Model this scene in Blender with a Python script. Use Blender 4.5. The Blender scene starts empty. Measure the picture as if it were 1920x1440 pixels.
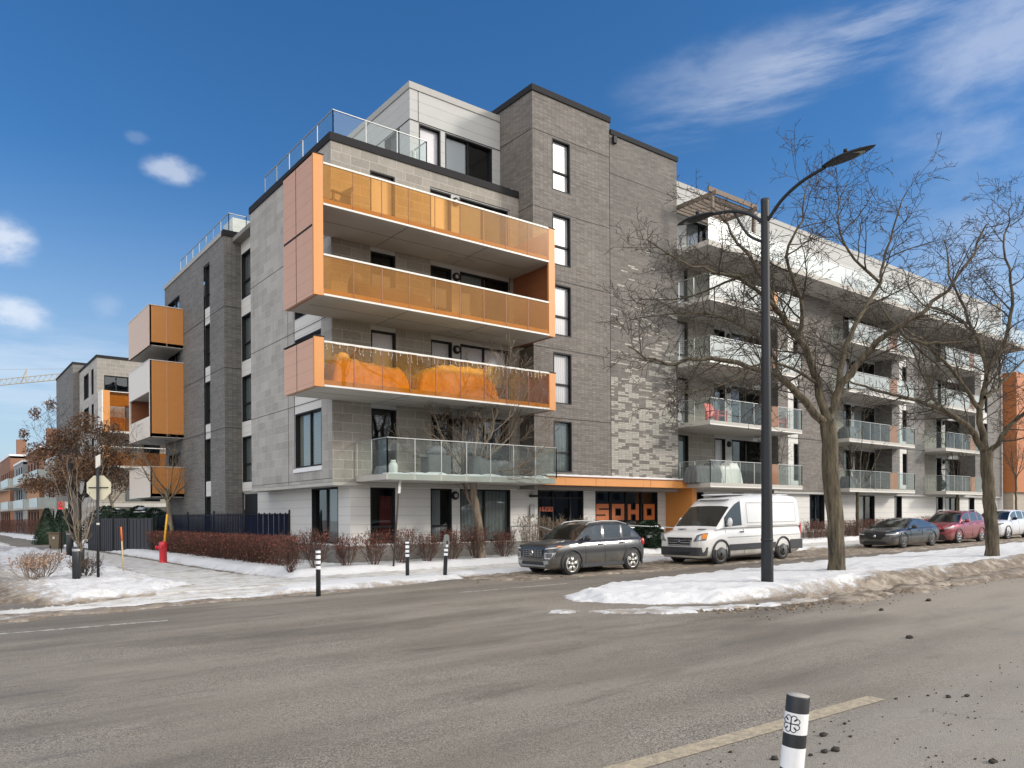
import bpy, bmesh, math, random
import numpy as np
from mathutils import Vector, Matrix
R = math.radians
S = bpy.context.scene
COL = S.collection

# ------------------------------------------------------------------ camera
FPX, HY, ROLL, HD, EYE = 1441.0, 966.0, R(-0.35), R(52.45), 2.0
hv = Vector((math.cos(HD), math.sin(HD), 0)); rv = Vector((math.sin(HD), -math.cos(HD), 0)); uv = Vector((0, 0, 1))
RI = rv*math.cos(ROLL) + uv*math.sin(ROLL); UP = uv*math.cos(ROLL) - rv*math.sin(ROLL)
cam = bpy.data.cameras.new('camera'); co = bpy.data.objects.new('camera', cam); COL.objects.link(co)
co.matrix_world = Matrix(((RI.x, UP.x, -hv.x, 0), (RI.y, UP.y, -hv.y, 0), (RI.z, UP.z, -hv.z, EYE), (0, 0, 0, 1)))
cam.sensor_width = 36; cam.lens = FPX/1920*36; cam.shift_y = (HY-720)/1920
cam.clip_start = .1; cam.clip_end = 3000
S.camera = co
# ------------------------------------------------------------------ light
SUN_EL = R(24); sdir = Vector((.72, -.69, 0)).normalized()
SUN_AZ = math.atan2(sdir.x, sdir.y)
tosun = Vector((sdir.x*math.cos(SUN_EL), sdir.y*math.cos(SUN_EL), math.sin(SUN_EL)))
sl = bpy.data.lights.new('sun', 'SUN'); sl.energy = 1.75; sl.angle = R(10); sl.color = (1, .92, .80)
so = bpy.data.objects.new('sun', sl); COL.objects.link(so); so.rotation_euler = (-tosun).to_track_quat('-Z', 'Y').to_euler()
S.view_settings.view_transform = 'Standard'; S.view_settings.look = 'None'
S.view_settings.exposure = 0.82; S.view_settings.gamma = 1
W = bpy.data.worlds.new('World'); S.world = W; W.use_nodes = True

def px_az(x, y):
    d = hv + RI*((x-960)/FPX) + UP*((HY-y)/FPX)
    d.normalize(); return math.atan2(d.x, d.y), math.asin(d.z)

def build_world():
    nt = W.node_tree; N = nt.nodes; L = nt.links; N.clear()
    out = N.new('ShaderNodeOutputWorld'); bg = N.new('ShaderNodeBackground'); L.new(bg.outputs[0], out.inputs[0])
    sky = N.new('ShaderNodeTexSky'); sky.sky_type = 'NISHITA'; sky.sun_disc = False
    sky.sun_elevation = SUN_EL; sky.sun_rotation = SUN_AZ; sky.air_density = 1.1; sky.dust_density = .4; sky.ozone_density = 2.5
    def M(op, a, b=None, c=None):
        n = N.new('ShaderNodeMath'); n.operation = op
        for i, v in enumerate((a, b, c)):
            if v is None: continue
            if isinstance(v, (int, float)): n.inputs[i].default_value = v
            else: L.new(v, n.inputs[i])
        return n.outputs[0]
    tc = N.new('ShaderNodeTexCoord'); sp = N.new('ShaderNodeSeparateXYZ'); L.new(tc.outputs['Generated'], sp.inputs[0])
    az = M('ARCTAN2', sp.outputs[0], sp.outputs[1]); el = M('ARCSINE', sp.outputs[2])
    cb = N.new('ShaderNodeCombineXYZ'); L.new(az, cb.inputs[0]); L.new(el, cb.inputs[1])
    def noise(sx, sy, sc, det, rot=0, off=0):
        mp = N.new('ShaderNodeMapping'); mp.inputs['Scale'].default_value = (sx, sy, 1); mp.inputs['Rotation'].default_value = (0, 0, rot); mp.inputs['Location'].default_value = (off, off, off)
        L.new(cb.outputs[0], mp.inputs[0]); n = N.new('ShaderNodeTexNoise'); L.new(mp.outputs[0], n.inputs[0])
        n.inputs['Scale'].default_value = sc; n.inputs['Detail'].default_value = det; n.inputs['Roughness'].default_value = .6; return n.outputs[0]
    def blob(x, y, w, h, tilt=0.0):
        a0, e0 = px_az(x, y); ct, st = math.cos(tilt), math.sin(tilt)
        da = M('SUBTRACT', az, a0); de = M('SUBTRACT', el, e0)
        u = M('ADD', M('MULTIPLY', da, ct/w), M('MULTIPLY', de, st/w)); v = M('ADD', M('MULTIPLY', da, -st/h), M('MULTIPLY', de, ct/h))
        r2 = M('ADD', M('MULTIPLY', u, u), M('MULTIPLY', v, v)); return M('MAXIMUM', M('SUBTRACT', 1.0, M('SQRT', r2)), 0.0)
    puff = noise(1, 1.7, 22, 12); wisp = noise(3.2, 20, 3.2, 12, R(-20)); wisp2 = noise(2.0, 5, 4.5, 12, R(-12), 3)
    def shape(b, n, lo, hi, amt):
        s = M('MULTIPLY', b, M('ADD', M('MULTIPLY', n, 1.6), -.15))
        mr = N.new('ShaderNodeMapRange'); mr.interpolation_type = 'SMOOTHSTEP'; L.new(s, mr.inputs[0]); mr.inputs[1].default_value = lo; mr.inputs[2].default_value = hi; mr.inputs[4].default_value = amt; return mr.outputs[0]
    parts = [shape(blob(322, 318, .050, .024), puff, .14, .6, .45), shape(blob(8, 452, .045, .038), puff, .10, .6, .65),
             shape(blob(20, 588, .06, .028), puff, .10, .6, .62), shape(blob(200, 575, .03, .025), puff, .15, .6, .12), shape(blob(258, 258, .025, .012), puff, .2, .6, .1),
             shape(blob(1540, 105, .42, .07, R(13)), wisp, .2, .95, .34), shape(blob(1380, 130, .2, .06, R(6)), wisp2, .1, .6, .2), shape(blob(1830, 245, .17, .075, R(-6)), wisp2, .18, .95, .26),
             shape(blob(1900, 60, .16, .08, R(14)), wisp2, .1, .6, .35),
             shape(blob(1880, 450, .22, .15), wisp2, .14, .8, .2), shape(blob(60, 700, .4, .08), wisp, .1, .7, .3)]
    t = parts[0]
    for p in parts[1:]: t = M('ADD', t, M('MULTIPLY', p, M('SUBTRACT', 1.0, t)))
    dt = N.new('ShaderNodeVectorMath'); dt.operation = 'DOT_PRODUCT'; L.new(tc.outputs['Generated'], dt.inputs[0]); dt.inputs[1].default_value = (-hv.x*.85+.1, -hv.y*.85, .5)  # unseen cloud cover added behind the camera as neutral fill light
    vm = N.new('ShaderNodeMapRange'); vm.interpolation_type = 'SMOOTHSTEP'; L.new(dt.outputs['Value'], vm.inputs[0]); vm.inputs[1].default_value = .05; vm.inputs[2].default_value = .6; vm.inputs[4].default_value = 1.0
    fill_veil = M('MULTIPLY', vm.outputs[0], M('ADD', M('MULTIPLY', noise(1, 1, 2.2, 6), .7), .45)); fill_veil = M('MINIMUM', fill_veil, 1.0)
    t = M('ADD', t, M('MULTIPLY', fill_veil, M('SUBTRACT', 1.0, t)))
    hs = N.new('ShaderNodeHueSaturation'); L.new(sky.outputs[0], hs.inputs['Color']); hs.inputs['Saturation'].default_value = 1.3; hs.inputs['Value'].default_value = 1.0
    # cooler, deeper winter blue
    mul = N.new('ShaderNodeMix'); mul.data_type = 'RGBA'; mul.blend_type = 'MULTIPLY'; mul.inputs[0].default_value = 1
    L.new(hs.outputs[0], mul.inputs[6]); mul.inputs[7].default_value = (.63, .69, .80, 1)
    hz = N.new('ShaderNodeMapRange'); hz.interpolation_type = 'SMOOTHSTEP'; L.new(el, hz.inputs[0]); hz.inputs[1].default_value = .42; hz.inputs[2].default_value = -.05; hz.inputs[4].default_value = .8
    hm = N.new('ShaderNodeMix'); hm.data_type = 'RGBA'; L.new(hz.outputs[0], hm.inputs[0]); L.new(mul.outputs[2], hm.inputs[6]); hm.inputs[7].default_value = (2.9, 3.7, 4.6, 1)
    cw = N.new('ShaderNodeMix'); cw.data_type = 'RGBA'; L.new(vm.outputs[0], cw.inputs[0]); cw.inputs[6].default_value = (5.4, 5.6, 6.0, 1); cw.inputs[7].default_value = (13.5, 13.0, 12.4, 1)  # cloud colour, much brighter in the added fill cloud behind the camera
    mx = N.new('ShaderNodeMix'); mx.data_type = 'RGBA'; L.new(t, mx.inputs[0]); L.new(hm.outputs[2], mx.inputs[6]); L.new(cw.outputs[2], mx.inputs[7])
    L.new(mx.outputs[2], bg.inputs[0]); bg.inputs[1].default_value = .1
build_world()

# ------------------------------------------------------------------ helpers
def ray(x, y): return hv + RI*((x-960)/FPX) + UP*((HY-y)/FPX)
E0 = Vector((0, 0, EYE))
def PD(x, y, D): return E0 + ray(x, y)*D
def PY(x, y, Y): d = ray(x, y); return E0 + d*(Y/d.y)
def PX(x, y, X): d = ray(x, y); return E0 + d*(X/d.x)
def zg(X, Y): return .010*min(X, 90) - .003*max(-40, min(Y, 150))
def base(o): return o

class MB:
    def __init__(s): s.v = []; s.f = []; s.sm = []
    def add(s, vs, fs, smooth=False):
        n = len(s.v); s.v += [tuple(p) for p in vs]
        for f in fs: s.f.append(tuple(i+n for i in f)); s.sm.append(smooth)
        return s
    def box(s, x0, x1, y0, y1, z0, z1):
        return s.add([(x0,y0,z0),(x1,y0,z0),(x1,y1,z0),(x0,y1,z0),(x0,y0,z1),(x1,y0,z1),(x1,y1,z1),(x0,y1,z1)],
              [(0,3,2,1),(4,5,6,7),(0,1,5,4),(1,2,6,5),(2,3,7,6),(3,0,4,7)])
    def quad(s, a, b, c, d): return s.add([a,b,c,d], [(0,1,2,3)])
    def poly(s, pts): return s.add(pts, [tuple(range(len(pts)))])
    def prism(s, pts, axis, a, b):
        """extrude 2D pts along axis from a to b"""
        def P(p, w): return {'x':(w,p[0],p[1]), 'y':(p[0],w,p[1]), 'z':(p[0],p[1],w)}[axis]
        n = len(pts); vs = [P(p,a) for p in pts]+[P(p,b) for p in pts]
        return s.add(vs, [tuple(range(n))[::-1], tuple(range(n,2*n))] + [(i,(i+1)%n,n+(i+1)%n,n+i) for i in range(n)])
    def tube(s, pts, rs, k=6, cap=True, smooth=True):
        pts = [Vector(p) for p in pts]
        if isinstance(rs, (int,float)): rs = [rs]*len(pts)
        vs = []; u = None
        for i, p in enumerate(pts):
            t = (pts[min(i+1,len(pts)-1)]-pts[max(i-1,0)])
            if t.length < 1e-9: t = Vector((0,0,1))
            t.normalize()
            if u is None:
                a = Vector((0,0,1)) if abs(t.z) < .9 else Vector((1,0,0)); u = t.cross(a).normalized()
            else:
                u = (u - t*u.dot(t)); u = u.normalized() if u.length > 1e-6 else t.orthogonal().normalized()
            w = t.cross(u)
            for j in range(k):
                a = 2*math.pi*j/k; vs.append(p + (u*math.cos(a)+w*math.sin(a))*rs[i])
        fs = [(i*k+j, i*k+(j+1)%k, (i+1)*k+(j+1)%k, (i+1)*k+j) for i in range(len(pts)-1) for j in range(k)]
        s.add(vs, fs, smooth)
        if cap:
            n = len(s.v)-len(vs); s.f.append(tuple(range(n+k-1, n-1, -1))); s.sm.append(False)
            e = n+(len(pts)-1)*k; s.f.append(tuple(range(e, e+k))); s.sm.append(False)
        return s
    def lathe(s, prof, c=(0,0,0), k=20, axis='z', smooth=True):
        vs = []
        for r, h in prof:
            for j in range(k):
                a = 2*math.pi*j/k; x, y = r*math.cos(a), r*math.sin(a)
                p = {'z':(x,y,h), 'y':(x,h,y), 'x':(h,x,y)}[axis]
                vs.append((p[0]+c[0], p[1]+c[1], p[2]+c[2]))
        fs = [(i*k+j, i*k+(j+1)%k, (i+1)*k+(j+1)%k, (i+1)*k+j) for i in range(len(prof)-1) for j in range(k)]
        fs += [tuple(range(k))[::-1], tuple(range((len(prof)-1)*k, len(prof)*k))]
        return s.add(vs, fs, smooth)
    def blob(s, c, r, seed=0, amp=.25, k=10):
        rg = random.Random(seed); vs = []; fs = []; n = k
        for i in range(n+1):
            th = math.pi*i/n
            for j in range(2*n):
                ph = math.pi*j/n; q = 1+amp*(math.sin(3*ph+seed)*math.sin(2*th+seed*1.7)*.6+rg.uniform(-.3,.3)*math.sin(th))
                vs.append((c[0]+r[0]*q*math.sin(th)*math.cos(ph), c[1]+r[1]*q*math.sin(th)*math.sin(ph), c[2]+r[2]*q*math.cos(th)))
        for i in range(n):
            for j in range(2*n): fs.append((i*2*n+j, (i+1)*2*n+j, (i+1)*2*n+(j+1)%(2*n), i*2*n+(j+1)%(2*n)))
        return s.add(vs, fs, True)
    def build(s, name, mat, parent=None, label=None, bevel=0, normals=False):
        off = parent_origin(parent)
        me = bpy.data.meshes.new(name)
        me.from_pydata([(x-off[0], y-off[1], z-off[2]) for x,y,z in s.v], [], s.f)
        if any(s.sm): me.polygons.foreach_set('use_smooth', s.sm)
        if normals:
            bm = bmesh.new(); bm.from_mesh(me); bmesh.ops.recalc_face_normals(bm, faces=bm.faces); bm.to_mesh(me); bm.free()
        me.materials.append(mat); me.update()
        o = bpy.data.objects.new(name, me); COL.objects.link(o)
        if parent is not None: o.parent = parent
        if label: o['label'] = label
        if bevel:
            b = o.modifiers.new('bevel','BEVEL'); b.width = bevel; b.segments = 2; b.limit_method = 'ANGLE'; b.angle_limit = R(35)
        return o
ORG = {}
def parent_origin(p):
    return ORG.get(p.name, (0,0,0)) if p is not None else (0,0,0)
def thing(name, label, cat, loc=(0,0,0), group=None, local=False):
    o = bpy.data.objects.new(name, None); COL.objects.link(o); o.location = loc; o.empty_display_size = .2
    o['label'] = label; o['category'] = cat
    if group: o['group'] = group
    ORG[o.name] = (0,0,0) if local else tuple(loc)
    return o
def reg(part):      # let a part act as parent (origin of part is the thing's origin)
    ORG[part.name] = ORG.get(part.parent.name, (0,0,0)) if part.parent else (0,0,0)
    return part
def tag(o, label, cat, group=None):
    o['label'] = label; o['category'] = cat
    if group: o['group'] = group
    return o
def struct(o, kind='structure', label=None):
    o['kind'] = kind
    if label: o['label'] = label
    return o
def dup(root, loc, label=None, group=None, rotz=None, scale=None):
    def cp(o, par):
        c = o.copy(); COL.objects.link(c); c.parent = par
        for ch in [q for q in bpy.data.objects if q.parent == o]: cp(ch, c)
        return c
    kids = [q for q in bpy.data.objects if q.parent == root]
    r = root.copy(); COL.objects.link(r); r.location = loc
    if rotz is not None: r.rotation_euler.z = rotz
    if scale: r.scale = (scale,)*3
    for ch in kids: cp(ch, r)
    if label: r['label'] = label
    if group: r['group'] = group
    return r

# ------------------------------------------------------------------ materials
class NM:
    def __init__(s, name, rough=.6, metal=0, spec=.5):
        s.m = bpy.data.materials.new(name); s.m.use_nodes = True; s.N = s.m.node_tree.nodes; s.L = s.m.node_tree.links
        s.b = s.N['Principled BSDF']; s.b.inputs['Roughness'].default_value = rough; s.b.inputs['Metallic'].default_value = metal
        s.b.inputs['Specular IOR Level'].default_value = spec
    def n(s, t, **k):
        n = s.N.new('ShaderNode'+t)
        for a, v in k.items(): setattr(n, a, v)
        return n
    def M(s, op, a, b=None, c=None):
        n = s.N.new('ShaderNodeMath'); n.operation = op
        for i, v in enumerate((a, b, c)):
            if v is None: continue
            if isinstance(v, (int, float)): n.inputs[i].default_value = v
            else: s.L.new(v, n.inputs[i])
        return n.outputs[0]
    def mix(s, f, a, b, mode='MIX'):
        n = s.N.new('ShaderNodeMix'); n.data_type = 'RGBA'; n.blend_type = mode
        for i, v in ((0,f),(6,a),(7,b)):
            if isinstance(v, (int,float)): n.inputs[i].default_value = v
            elif isinstance(v, (tuple,list)): n.inputs[i].default_value = (*v[:3],1)
            else: s.L.new(v, n.inputs[i])
        return n.outputs[2]
    def pos(s, obj=False):
        if obj: return s.n('TexCoord').outputs['Object']
        return s.n('NewGeometry').outputs['Position']
    def wall(s):
        g = s.n('NewGeometry'); p = s.n('SeparateXYZ'); s.L.new(g.outputs['Position'], p.inputs[0])
        q = s.n('SeparateXYZ'); s.L.new(g.outputs['True Normal'], q.inputs[0])
        f = s.M('GREATER_THAN', s.M('ABSOLUTE', q.outputs[0]), .6)
        u = s.M('ADD', s.M('MULTIPLY', p.outputs[0], s.M('SUBTRACT', 1.0, f)), s.M('MULTIPLY', p.outputs[1], f))
        c = s.n('CombineXYZ'); s.L.new(u, c.inputs[0]); s.L.new(p.outputs[2], c.inputs[1])
        return c.outputs[0], u, p.outputs[2]
    def noise(s, vec, sc, det=4, rough=.55, scale=None):
        if scale:
            mp = s.n('Mapping'); mp.inputs['Scale'].default_value = scale; s.L.new(vec, mp.inputs[0]); vec = mp.outputs[0]
        n = s.n('TexNoise'); s.L.new(vec, n.inputs['Vector']); n.inputs['Scale'].default_value = sc; n.inputs['Detail'].default_value = det; n.inputs['Roughness'].default_value = rough
        return n.outputs[0]
    def ramp(s, f, lo, hi, a=0, b=1):
        n = s.n('MapRange'); s.L.new(f, n.inputs[0]); n.inputs[1].default_value = lo; n.inputs[2].default_value = hi; n.inputs[3].default_value = a; n.inputs[4].default_value = b
        return n.outputs[0]
    def color(s, c):
        if isinstance(c, (tuple,list)): s.b.inputs['Base Color'].default_value = (*c[:3],1)
        else: s.L.new(c, s.b.inputs['Base Color'])
        return s
    def bump(s, h, strength=.3, dist=.02):
        b = s.n('Bump'); b.inputs['Strength'].default_value = strength; b.inputs['Distance'].default_value = dist
        s.L.new(h, b.inputs['Height']); s.L.new(b.outputs[0], s.b.inputs['Normal']); return s

def simple(name, c, rough=.6, metal=0, var=.12, sc=6, spec=.5, bump=0, coat=0, obj=True):
    m = NM(name, rough, metal, spec); v = m.noise(m.pos(obj), sc, 5)
    col = m.mix(v, tuple(x*(1-var) for x in c), tuple(min(1,x*(1+var)) for x in c)); m.color(col)
    if bump: m.bump(v, bump, .01)
    if coat: m.b.inputs['Coat Weight'].default_value = coat; m.b.inputs['Coat Roughness'].default_value = .08
    return m.m
def blocks(name, w, h, mort, c1, c2, cm, off=.5, rough=.85, dirt=.15):
    m = NM(name, rough); uvv, u, z = m.wall()
    b = m.n('TexBrick'); m.L.new(uvv, b.inputs['Vector']); b.inputs['Scale'].default_value = 1; b.offset = off
    b.inputs['Brick Width'].default_value = w; b.inputs['Row Height'].default_value = h; b.inputs['Mortar Size'].default_value = mort
    b.inputs['Mortar Smooth'].default_value = .1; b.inputs['Bias'].default_value = 0
    b.inputs['Color1'].default_value = (*c1,1); b.inputs['Color2'].default_value = (*c2,1); b.inputs['Mortar'].default_value = (*cm,1)
    n = m.noise(uvv, .6, 6); n2 = m.noise(uvv, 9, 3)
    c = m.mix(m.ramp(n, .35, .7, dirt, 0), b.outputs[0], (0.02,0.02,0.02)); drip = m.noise(uvv, 2.2, 6, .7, (1,.10,1)); c = m.mix(m.ramp(drip, .5, .72, 0, .30), c, (.10,.095,.085)); c = m.mix(m.ramp(n2, .3, .7, 0, .12), c, (.6,.58,.55))
    m.color(c); m.bump(m.M('SUBTRACT', 1.0, b.outputs['Fac']), .4, .01); return m.m
def greybrick(name, pattern=False, c1=(.10,.092,.084), c2=(.19,.174,.16)):
    m = NM(name, .8); uvv, u, z = m.wall(); W_, H_ = .23, .078
    fu = m.M('DIVIDE', u, W_); fz = m.M('DIVIDE', z, H_)
    iz = m.M('FLOOR', fz); iu = m.M('FLOOR', fu)
    fru = m.M('FRACT', fu); frz = m.M('FRACT', fz)
    jt = m.M('MAXIMUM', m.M('LESS_THAN', fru, .045), m.M('LESS_THAN', frz, .13))
    def wn(a, b):
        c = m.n('CombineXYZ'); m.L.new(a, c.inputs[0]); m.L.new(b, c.inputs[1]); w = m.n('TexWhiteNoise'); w.noise_dimensions = '2D'; m.L.new(c.outputs[0], w.inputs[0]); return w.outputs[0]
    rnd = wn(iu, iz); rnd2 = wn(m.M('FLOOR', m.M('ADD', m.M('DIVIDE', u, 1.15), m.M('MULTIPLY', wn(iz, iz), 7.0))), iz)
    r = m.M('ADD', m.M('MULTIPLY', rnd, .55), m.M('MULTIPLY', rnd2, .45))
    col = m.mix(r, c1, c2)
    big = m.noise(uvv, .5, 5); col = m.mix(m.ramp(big, .35, .7, .22, 0), col, (.03,.03,.03))
    if pattern:
        a = wn(m.M('FLOOR', m.M('DIVIDE', iu, 2.0)), m.M('FLOOR', m.M('DIVIDE', iz, 2.0)))
        b = wn(m.M('ADD', m.M('FLOOR', m.M('DIVIDE', m.M('ADD', iu, 1.0), 3.0)), 31.0), m.M('FLOOR', m.M('DIVIDE', m.M('ADD', iz, 1.0), 3.0)))
        c = wn(m.M('ADD', m.M('FLOOR', m.M('DIVIDE', m.M('ADD', iu, m.M('MODULO', iz, 4.0)), 2.0)), 77.0), iz)
        thr = m.ramp(z, 3.4, 13.2, .74, -.02)
        thr = m.M('MULTIPLY', m.M('MAXIMUM', thr, 0.0), m.M('MAXIMUM', thr, .25))
        t1 = m.ramp(z, 3.4, 10.0, .54, .0); t3 = m.ramp(z, 3.4, 14.8, .30, .0)
        pale_brk = m.M('MAXIMUM', m.M('MAXIMUM', m.M('LESS_THAN', a, t1), m.M('LESS_THAN', b, m.M('MULTIPLY', t1, .55))), m.M('LESS_THAN', c, t3))  # pale bricks of the pattern, denser towards the bottom
        col = m.mix(pale_brk, col, m.mix(rnd, (.27,.255,.225), (.34,.325,.29)))
    mort = m.mix(jt, col, (.06,.055,.05) if not pattern else (.085,.078,.07)); m.color(mort); m.bump(m.M('SUBTRACT', 1.0, jt), .4, .008); return m.m
def siding(name, h, c, vert=0, rough=.45, line=.5, base_c=None):
    m = NM(name, rough); uvv, u, z = m.wall()
    f = m.M('FRACT', m.M('DIVIDE', z, h)); ln = m.M('LESS_THAN', f, .035/h*.33)
    if vert: ln = m.M('MAXIMUM', ln, m.M('LESS_THAN', m.M('FRACT', m.M('DIVIDE', u, vert)), .012/vert*1.4))
    n = m.noise(uvv, 1.2, 5, scale=(1,3,1)); col = m.mix(n, tuple(x*.93 for x in c), tuple(min(1,x*1.05) for x in c))
    m.color(m.mix(ln, col, tuple(x*line for x in c))); m.bump(m.M('SUBTRACT', 1.0, ln), .5, .006); return m.m
def glass(name, tint, refl=.5, transp=.75, rough=.02, diffuse=None, dif=0):
    m = bpy.data.materials.new(name); m.use_nodes = True; N = m.node_tree.nodes; L = m.node_tree.links; N.clear()
    out = N.new('ShaderNodeOutputMaterial'); tr = N.new('ShaderNodeBsdfTransparent'); tr.inputs[0].default_value = (*tint,1)
    gl = N.new('ShaderNodeBsdfGlossy'); gl.inputs['Roughness'].default_value = rough; gl.inputs[0].default_value = (.95,.98,1,1)
    base = tr.outputs[0]
    if dif:
        df = N.new('ShaderNodeBsdfDiffuse'); df.inputs[0].default_value = (*diffuse,1)
        nz = N.new('ShaderNodeTexNoise'); nz.inputs['Scale'].default_value = 1.3; tc = N.new('ShaderNodeNewGeometry'); L.new(tc.outputs['Position'], nz.inputs[0])
        mr = N.new('ShaderNodeMapRange'); L.new(nz.outputs[0], mr.inputs[0]); mr.inputs[3].default_value = dif*.75; mr.inputs[4].default_value = dif*1.25
        mx = N.new('ShaderNodeMixShader'); L.new(mr.outputs[0], mx.inputs[0]); L.new(tr.outputs[0], mx.inputs[1]); L.new(df.outputs[0], mx.inputs[2]); base = mx.outputs[0]
    # Schlick reflectance, the same from both sides of the pane
    gg = N.new('ShaderNodeNewGeometry'); dd = N.new('ShaderNodeVectorMath'); dd.operation = 'DOT_PRODUCT'; L.new(gg.outputs['Incoming'], dd.inputs[0]); L.new(gg.outputs['Normal'], dd.inputs[1])
    def mm(op, a, b=None):
        n = N.new('ShaderNodeMath'); n.operation = op
        for i, v in enumerate((a, b)):
            if v is None: continue
            if isinstance(v, (int, float)): n.inputs[i].default_value = v
            else: L.new(v, n.inputs[i])
        return n.outputs[0]
    fr_ = mm('ADD', mm('MULTIPLY', mm('POWER', mm('SUBTRACT', 1.0, mm('ABSOLUTE', dd.outputs['Value'])), 5.0), .96), .04)
    nb = N.new('ShaderNodeTexNoise'); nb.inputs['Scale'].default_value = .8; g2 = N.new('ShaderNodeNewGeometry'); L.new(g2.outputs['Position'], nb.inputs[0])
    bp = N.new('ShaderNodeBump'); bp.inputs['Strength'].default_value = .06; bp.inputs['Distance'].default_value = .05; L.new(nb.outputs[0], bp.inputs['Height']); L.new(bp.outputs[0], gl.inputs['Normal'])
    mr2 = N.new('ShaderNodeMapRange'); L.new(fr_, mr2.inputs[0]); mr2.inputs[1].default_value = .04; mr2.inputs[2].default_value = .9 if dif else .6; mr2.inputs[3].default_value = refl*.4; mr2.inputs[4].default_value = .7 if dif else 1
    m2 = N.new('ShaderNodeMixShader'); L.new(mr2.outputs[0], m2.inputs[0]); L.new(base, m2.inputs[1]); L.new(gl.outputs[0], m2.inputs[2]); L.new(m2.outputs[0], out.inputs[0])
    return m

BLK = blocks('concrete_block', .76, .338, .011, (.23,.213,.186), (.29,.27,.238), (.42,.40,.36))
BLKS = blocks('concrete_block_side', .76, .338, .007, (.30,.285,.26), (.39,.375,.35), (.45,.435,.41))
BRK = greybrick('grey_brick', False, (.115,.103,.093), (.22,.20,.182)); BRKP = greybrick('patterned_brick', True)
BRKD = greybrick('charcoal_brick', False, (.125,.12,.115), (.225,.217,.207))
SID = siding('white_siding', .335, (.56,.55,.53), 0, .75); SIDT = siding('white_cladding', .44, (.42,.425,.42), 0, .85)
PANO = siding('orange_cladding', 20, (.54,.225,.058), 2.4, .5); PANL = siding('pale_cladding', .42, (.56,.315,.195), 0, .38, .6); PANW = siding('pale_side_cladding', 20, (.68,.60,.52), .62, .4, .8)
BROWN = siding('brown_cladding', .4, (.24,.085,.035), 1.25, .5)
CONC = simple('concrete', (.40,.385,.355), .85, var=.22, sc=.9, bump=.2, obj=False); CONCD = simple('concrete_weathered', (.20,.19,.175), .85, var=.35, sc=1.2, bump=.3, obj=False)
BLACK = simple('black_metal', (.012,.013,.015), .6, spec=.25); DARK = simple('charcoal_metal', (.018,.020,.024), .5, spec=.35); CAPM = simple('dark_flashing', (.022,.022,.024), .75, spec=.15)
ALU = simple('aluminium', (.36,.37,.37), .45, .5, .05); WHITEM = simple('white_metal', (.58,.57,.54), .45, 0, .06); GREYM = simple('grey_metal', (.28,.285,.29), .5, .3)
FLASHL = simple('light_flashing', (.34,.335,.32), .7)
GLASS = glass('window_glass', (.55,.6,.6), .22); GLW = glass('blind_window_glass', (.97,.97,.97), .12, rough=.28); GCLR = glass('balustrade_glass', (.84,.90,.88), .10, diffuse=(.55,.62,.60), dif=.07)
GFRO = glass('frosted_glass', (.85,.93,.91), .15, diffuse=(.54,.58,.56), dif=.55, rough=.3); GORA = glass('orange_glass', (.92,.52,.17), .02, diffuse=(.56,.27,.08), dif=.30, rough=.2)
GORD = glass('amber_glass_dark', (.95,.55,.10), .10, diffuse=(.30,.15,.05), dif=.16); GBRO = glass('brown_glass', (.45,.25,.15), .1, diffuse=(.33,.19,.12), dif=.75)
def folds(name, c, w=.12):
    m = NM(name, .9); uvv, u, z = m.wall(); wv = m.M('SINE', m.M('MULTIPLY', m.M('ADD', u, m.M('MULTIPLY', m.noise(uvv, 1.5, 2), .15)), 6.283/w))
    m.color(m.mix(m.ramp(wv, -1, 1), tuple(x*.72 for x in c), c)); return m.m
CURT = folds('white_curtain', (.50,.49,.51)); CURR = folds('red_curtain', (.20,.035,.03)); CURG = folds('grey_curtain', (.35,.36,.36), .18)
BLIND = siding('roller_blind', .05, (.52,.51,.545), 0, .8, .93); BLINDL = siding('slat_blind', .09, (.55,.50,.45), 0, .8, .6)
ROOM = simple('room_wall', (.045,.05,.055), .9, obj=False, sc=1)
def snowmat(name='snow', dirty=True):
    m = NM(name, .75); p = m.pos(); at = m.n('Attribute'); at.attribute_name = 'dirt'
    n = m.noise(p, 3, 8, .65); n2 = m.noise(p, 22, 6, .7); n3 = m.noise(p, .7, 4)
    white = m.mix(n3, (.60,.615,.64), (.70,.70,.70)); white = m.mix(m.ramp(n2, .58, .75, 0, .35), white, (.42,.40,.37))
    brown = m.mix(n2, (.05,.036,.026), (.27,.215,.16)); brown = m.mix(m.ramp(n, .45, .62), brown, (.36,.31,.25))
    d = m.M('ADD', at.outputs['Fac'], m.M('MULTIPLY', m.M('SUBTRACT', n, .5), 1.1)); d = m.M('ADD', d, m.M('MULTIPLY', m.M('SUBTRACT', n2, .5), .5))
    d = m.ramp(d, .32, .62); spk = m.M('MULTIPLY', m.M('GREATER_THAN', m.noise(p, 30, 3, .6), .655), m.ramp(n, .42, .55)); m.color(m.mix(m.M('MULTIPLY', spk, .6), m.mix(d, white, brown), (.10,.075,.05)))
    m.bump(m.M('ADD', m.M('MULTIPLY', n2, .7), n), .8, .06); m.b.inputs['Subsurface Weight'].default_value = 0
    return m.m
SNOW = snowmat(); SNOWC = simple('clean_snow', (.68,.69,.71), .8, var=.05, sc=12, bump=.3)
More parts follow.
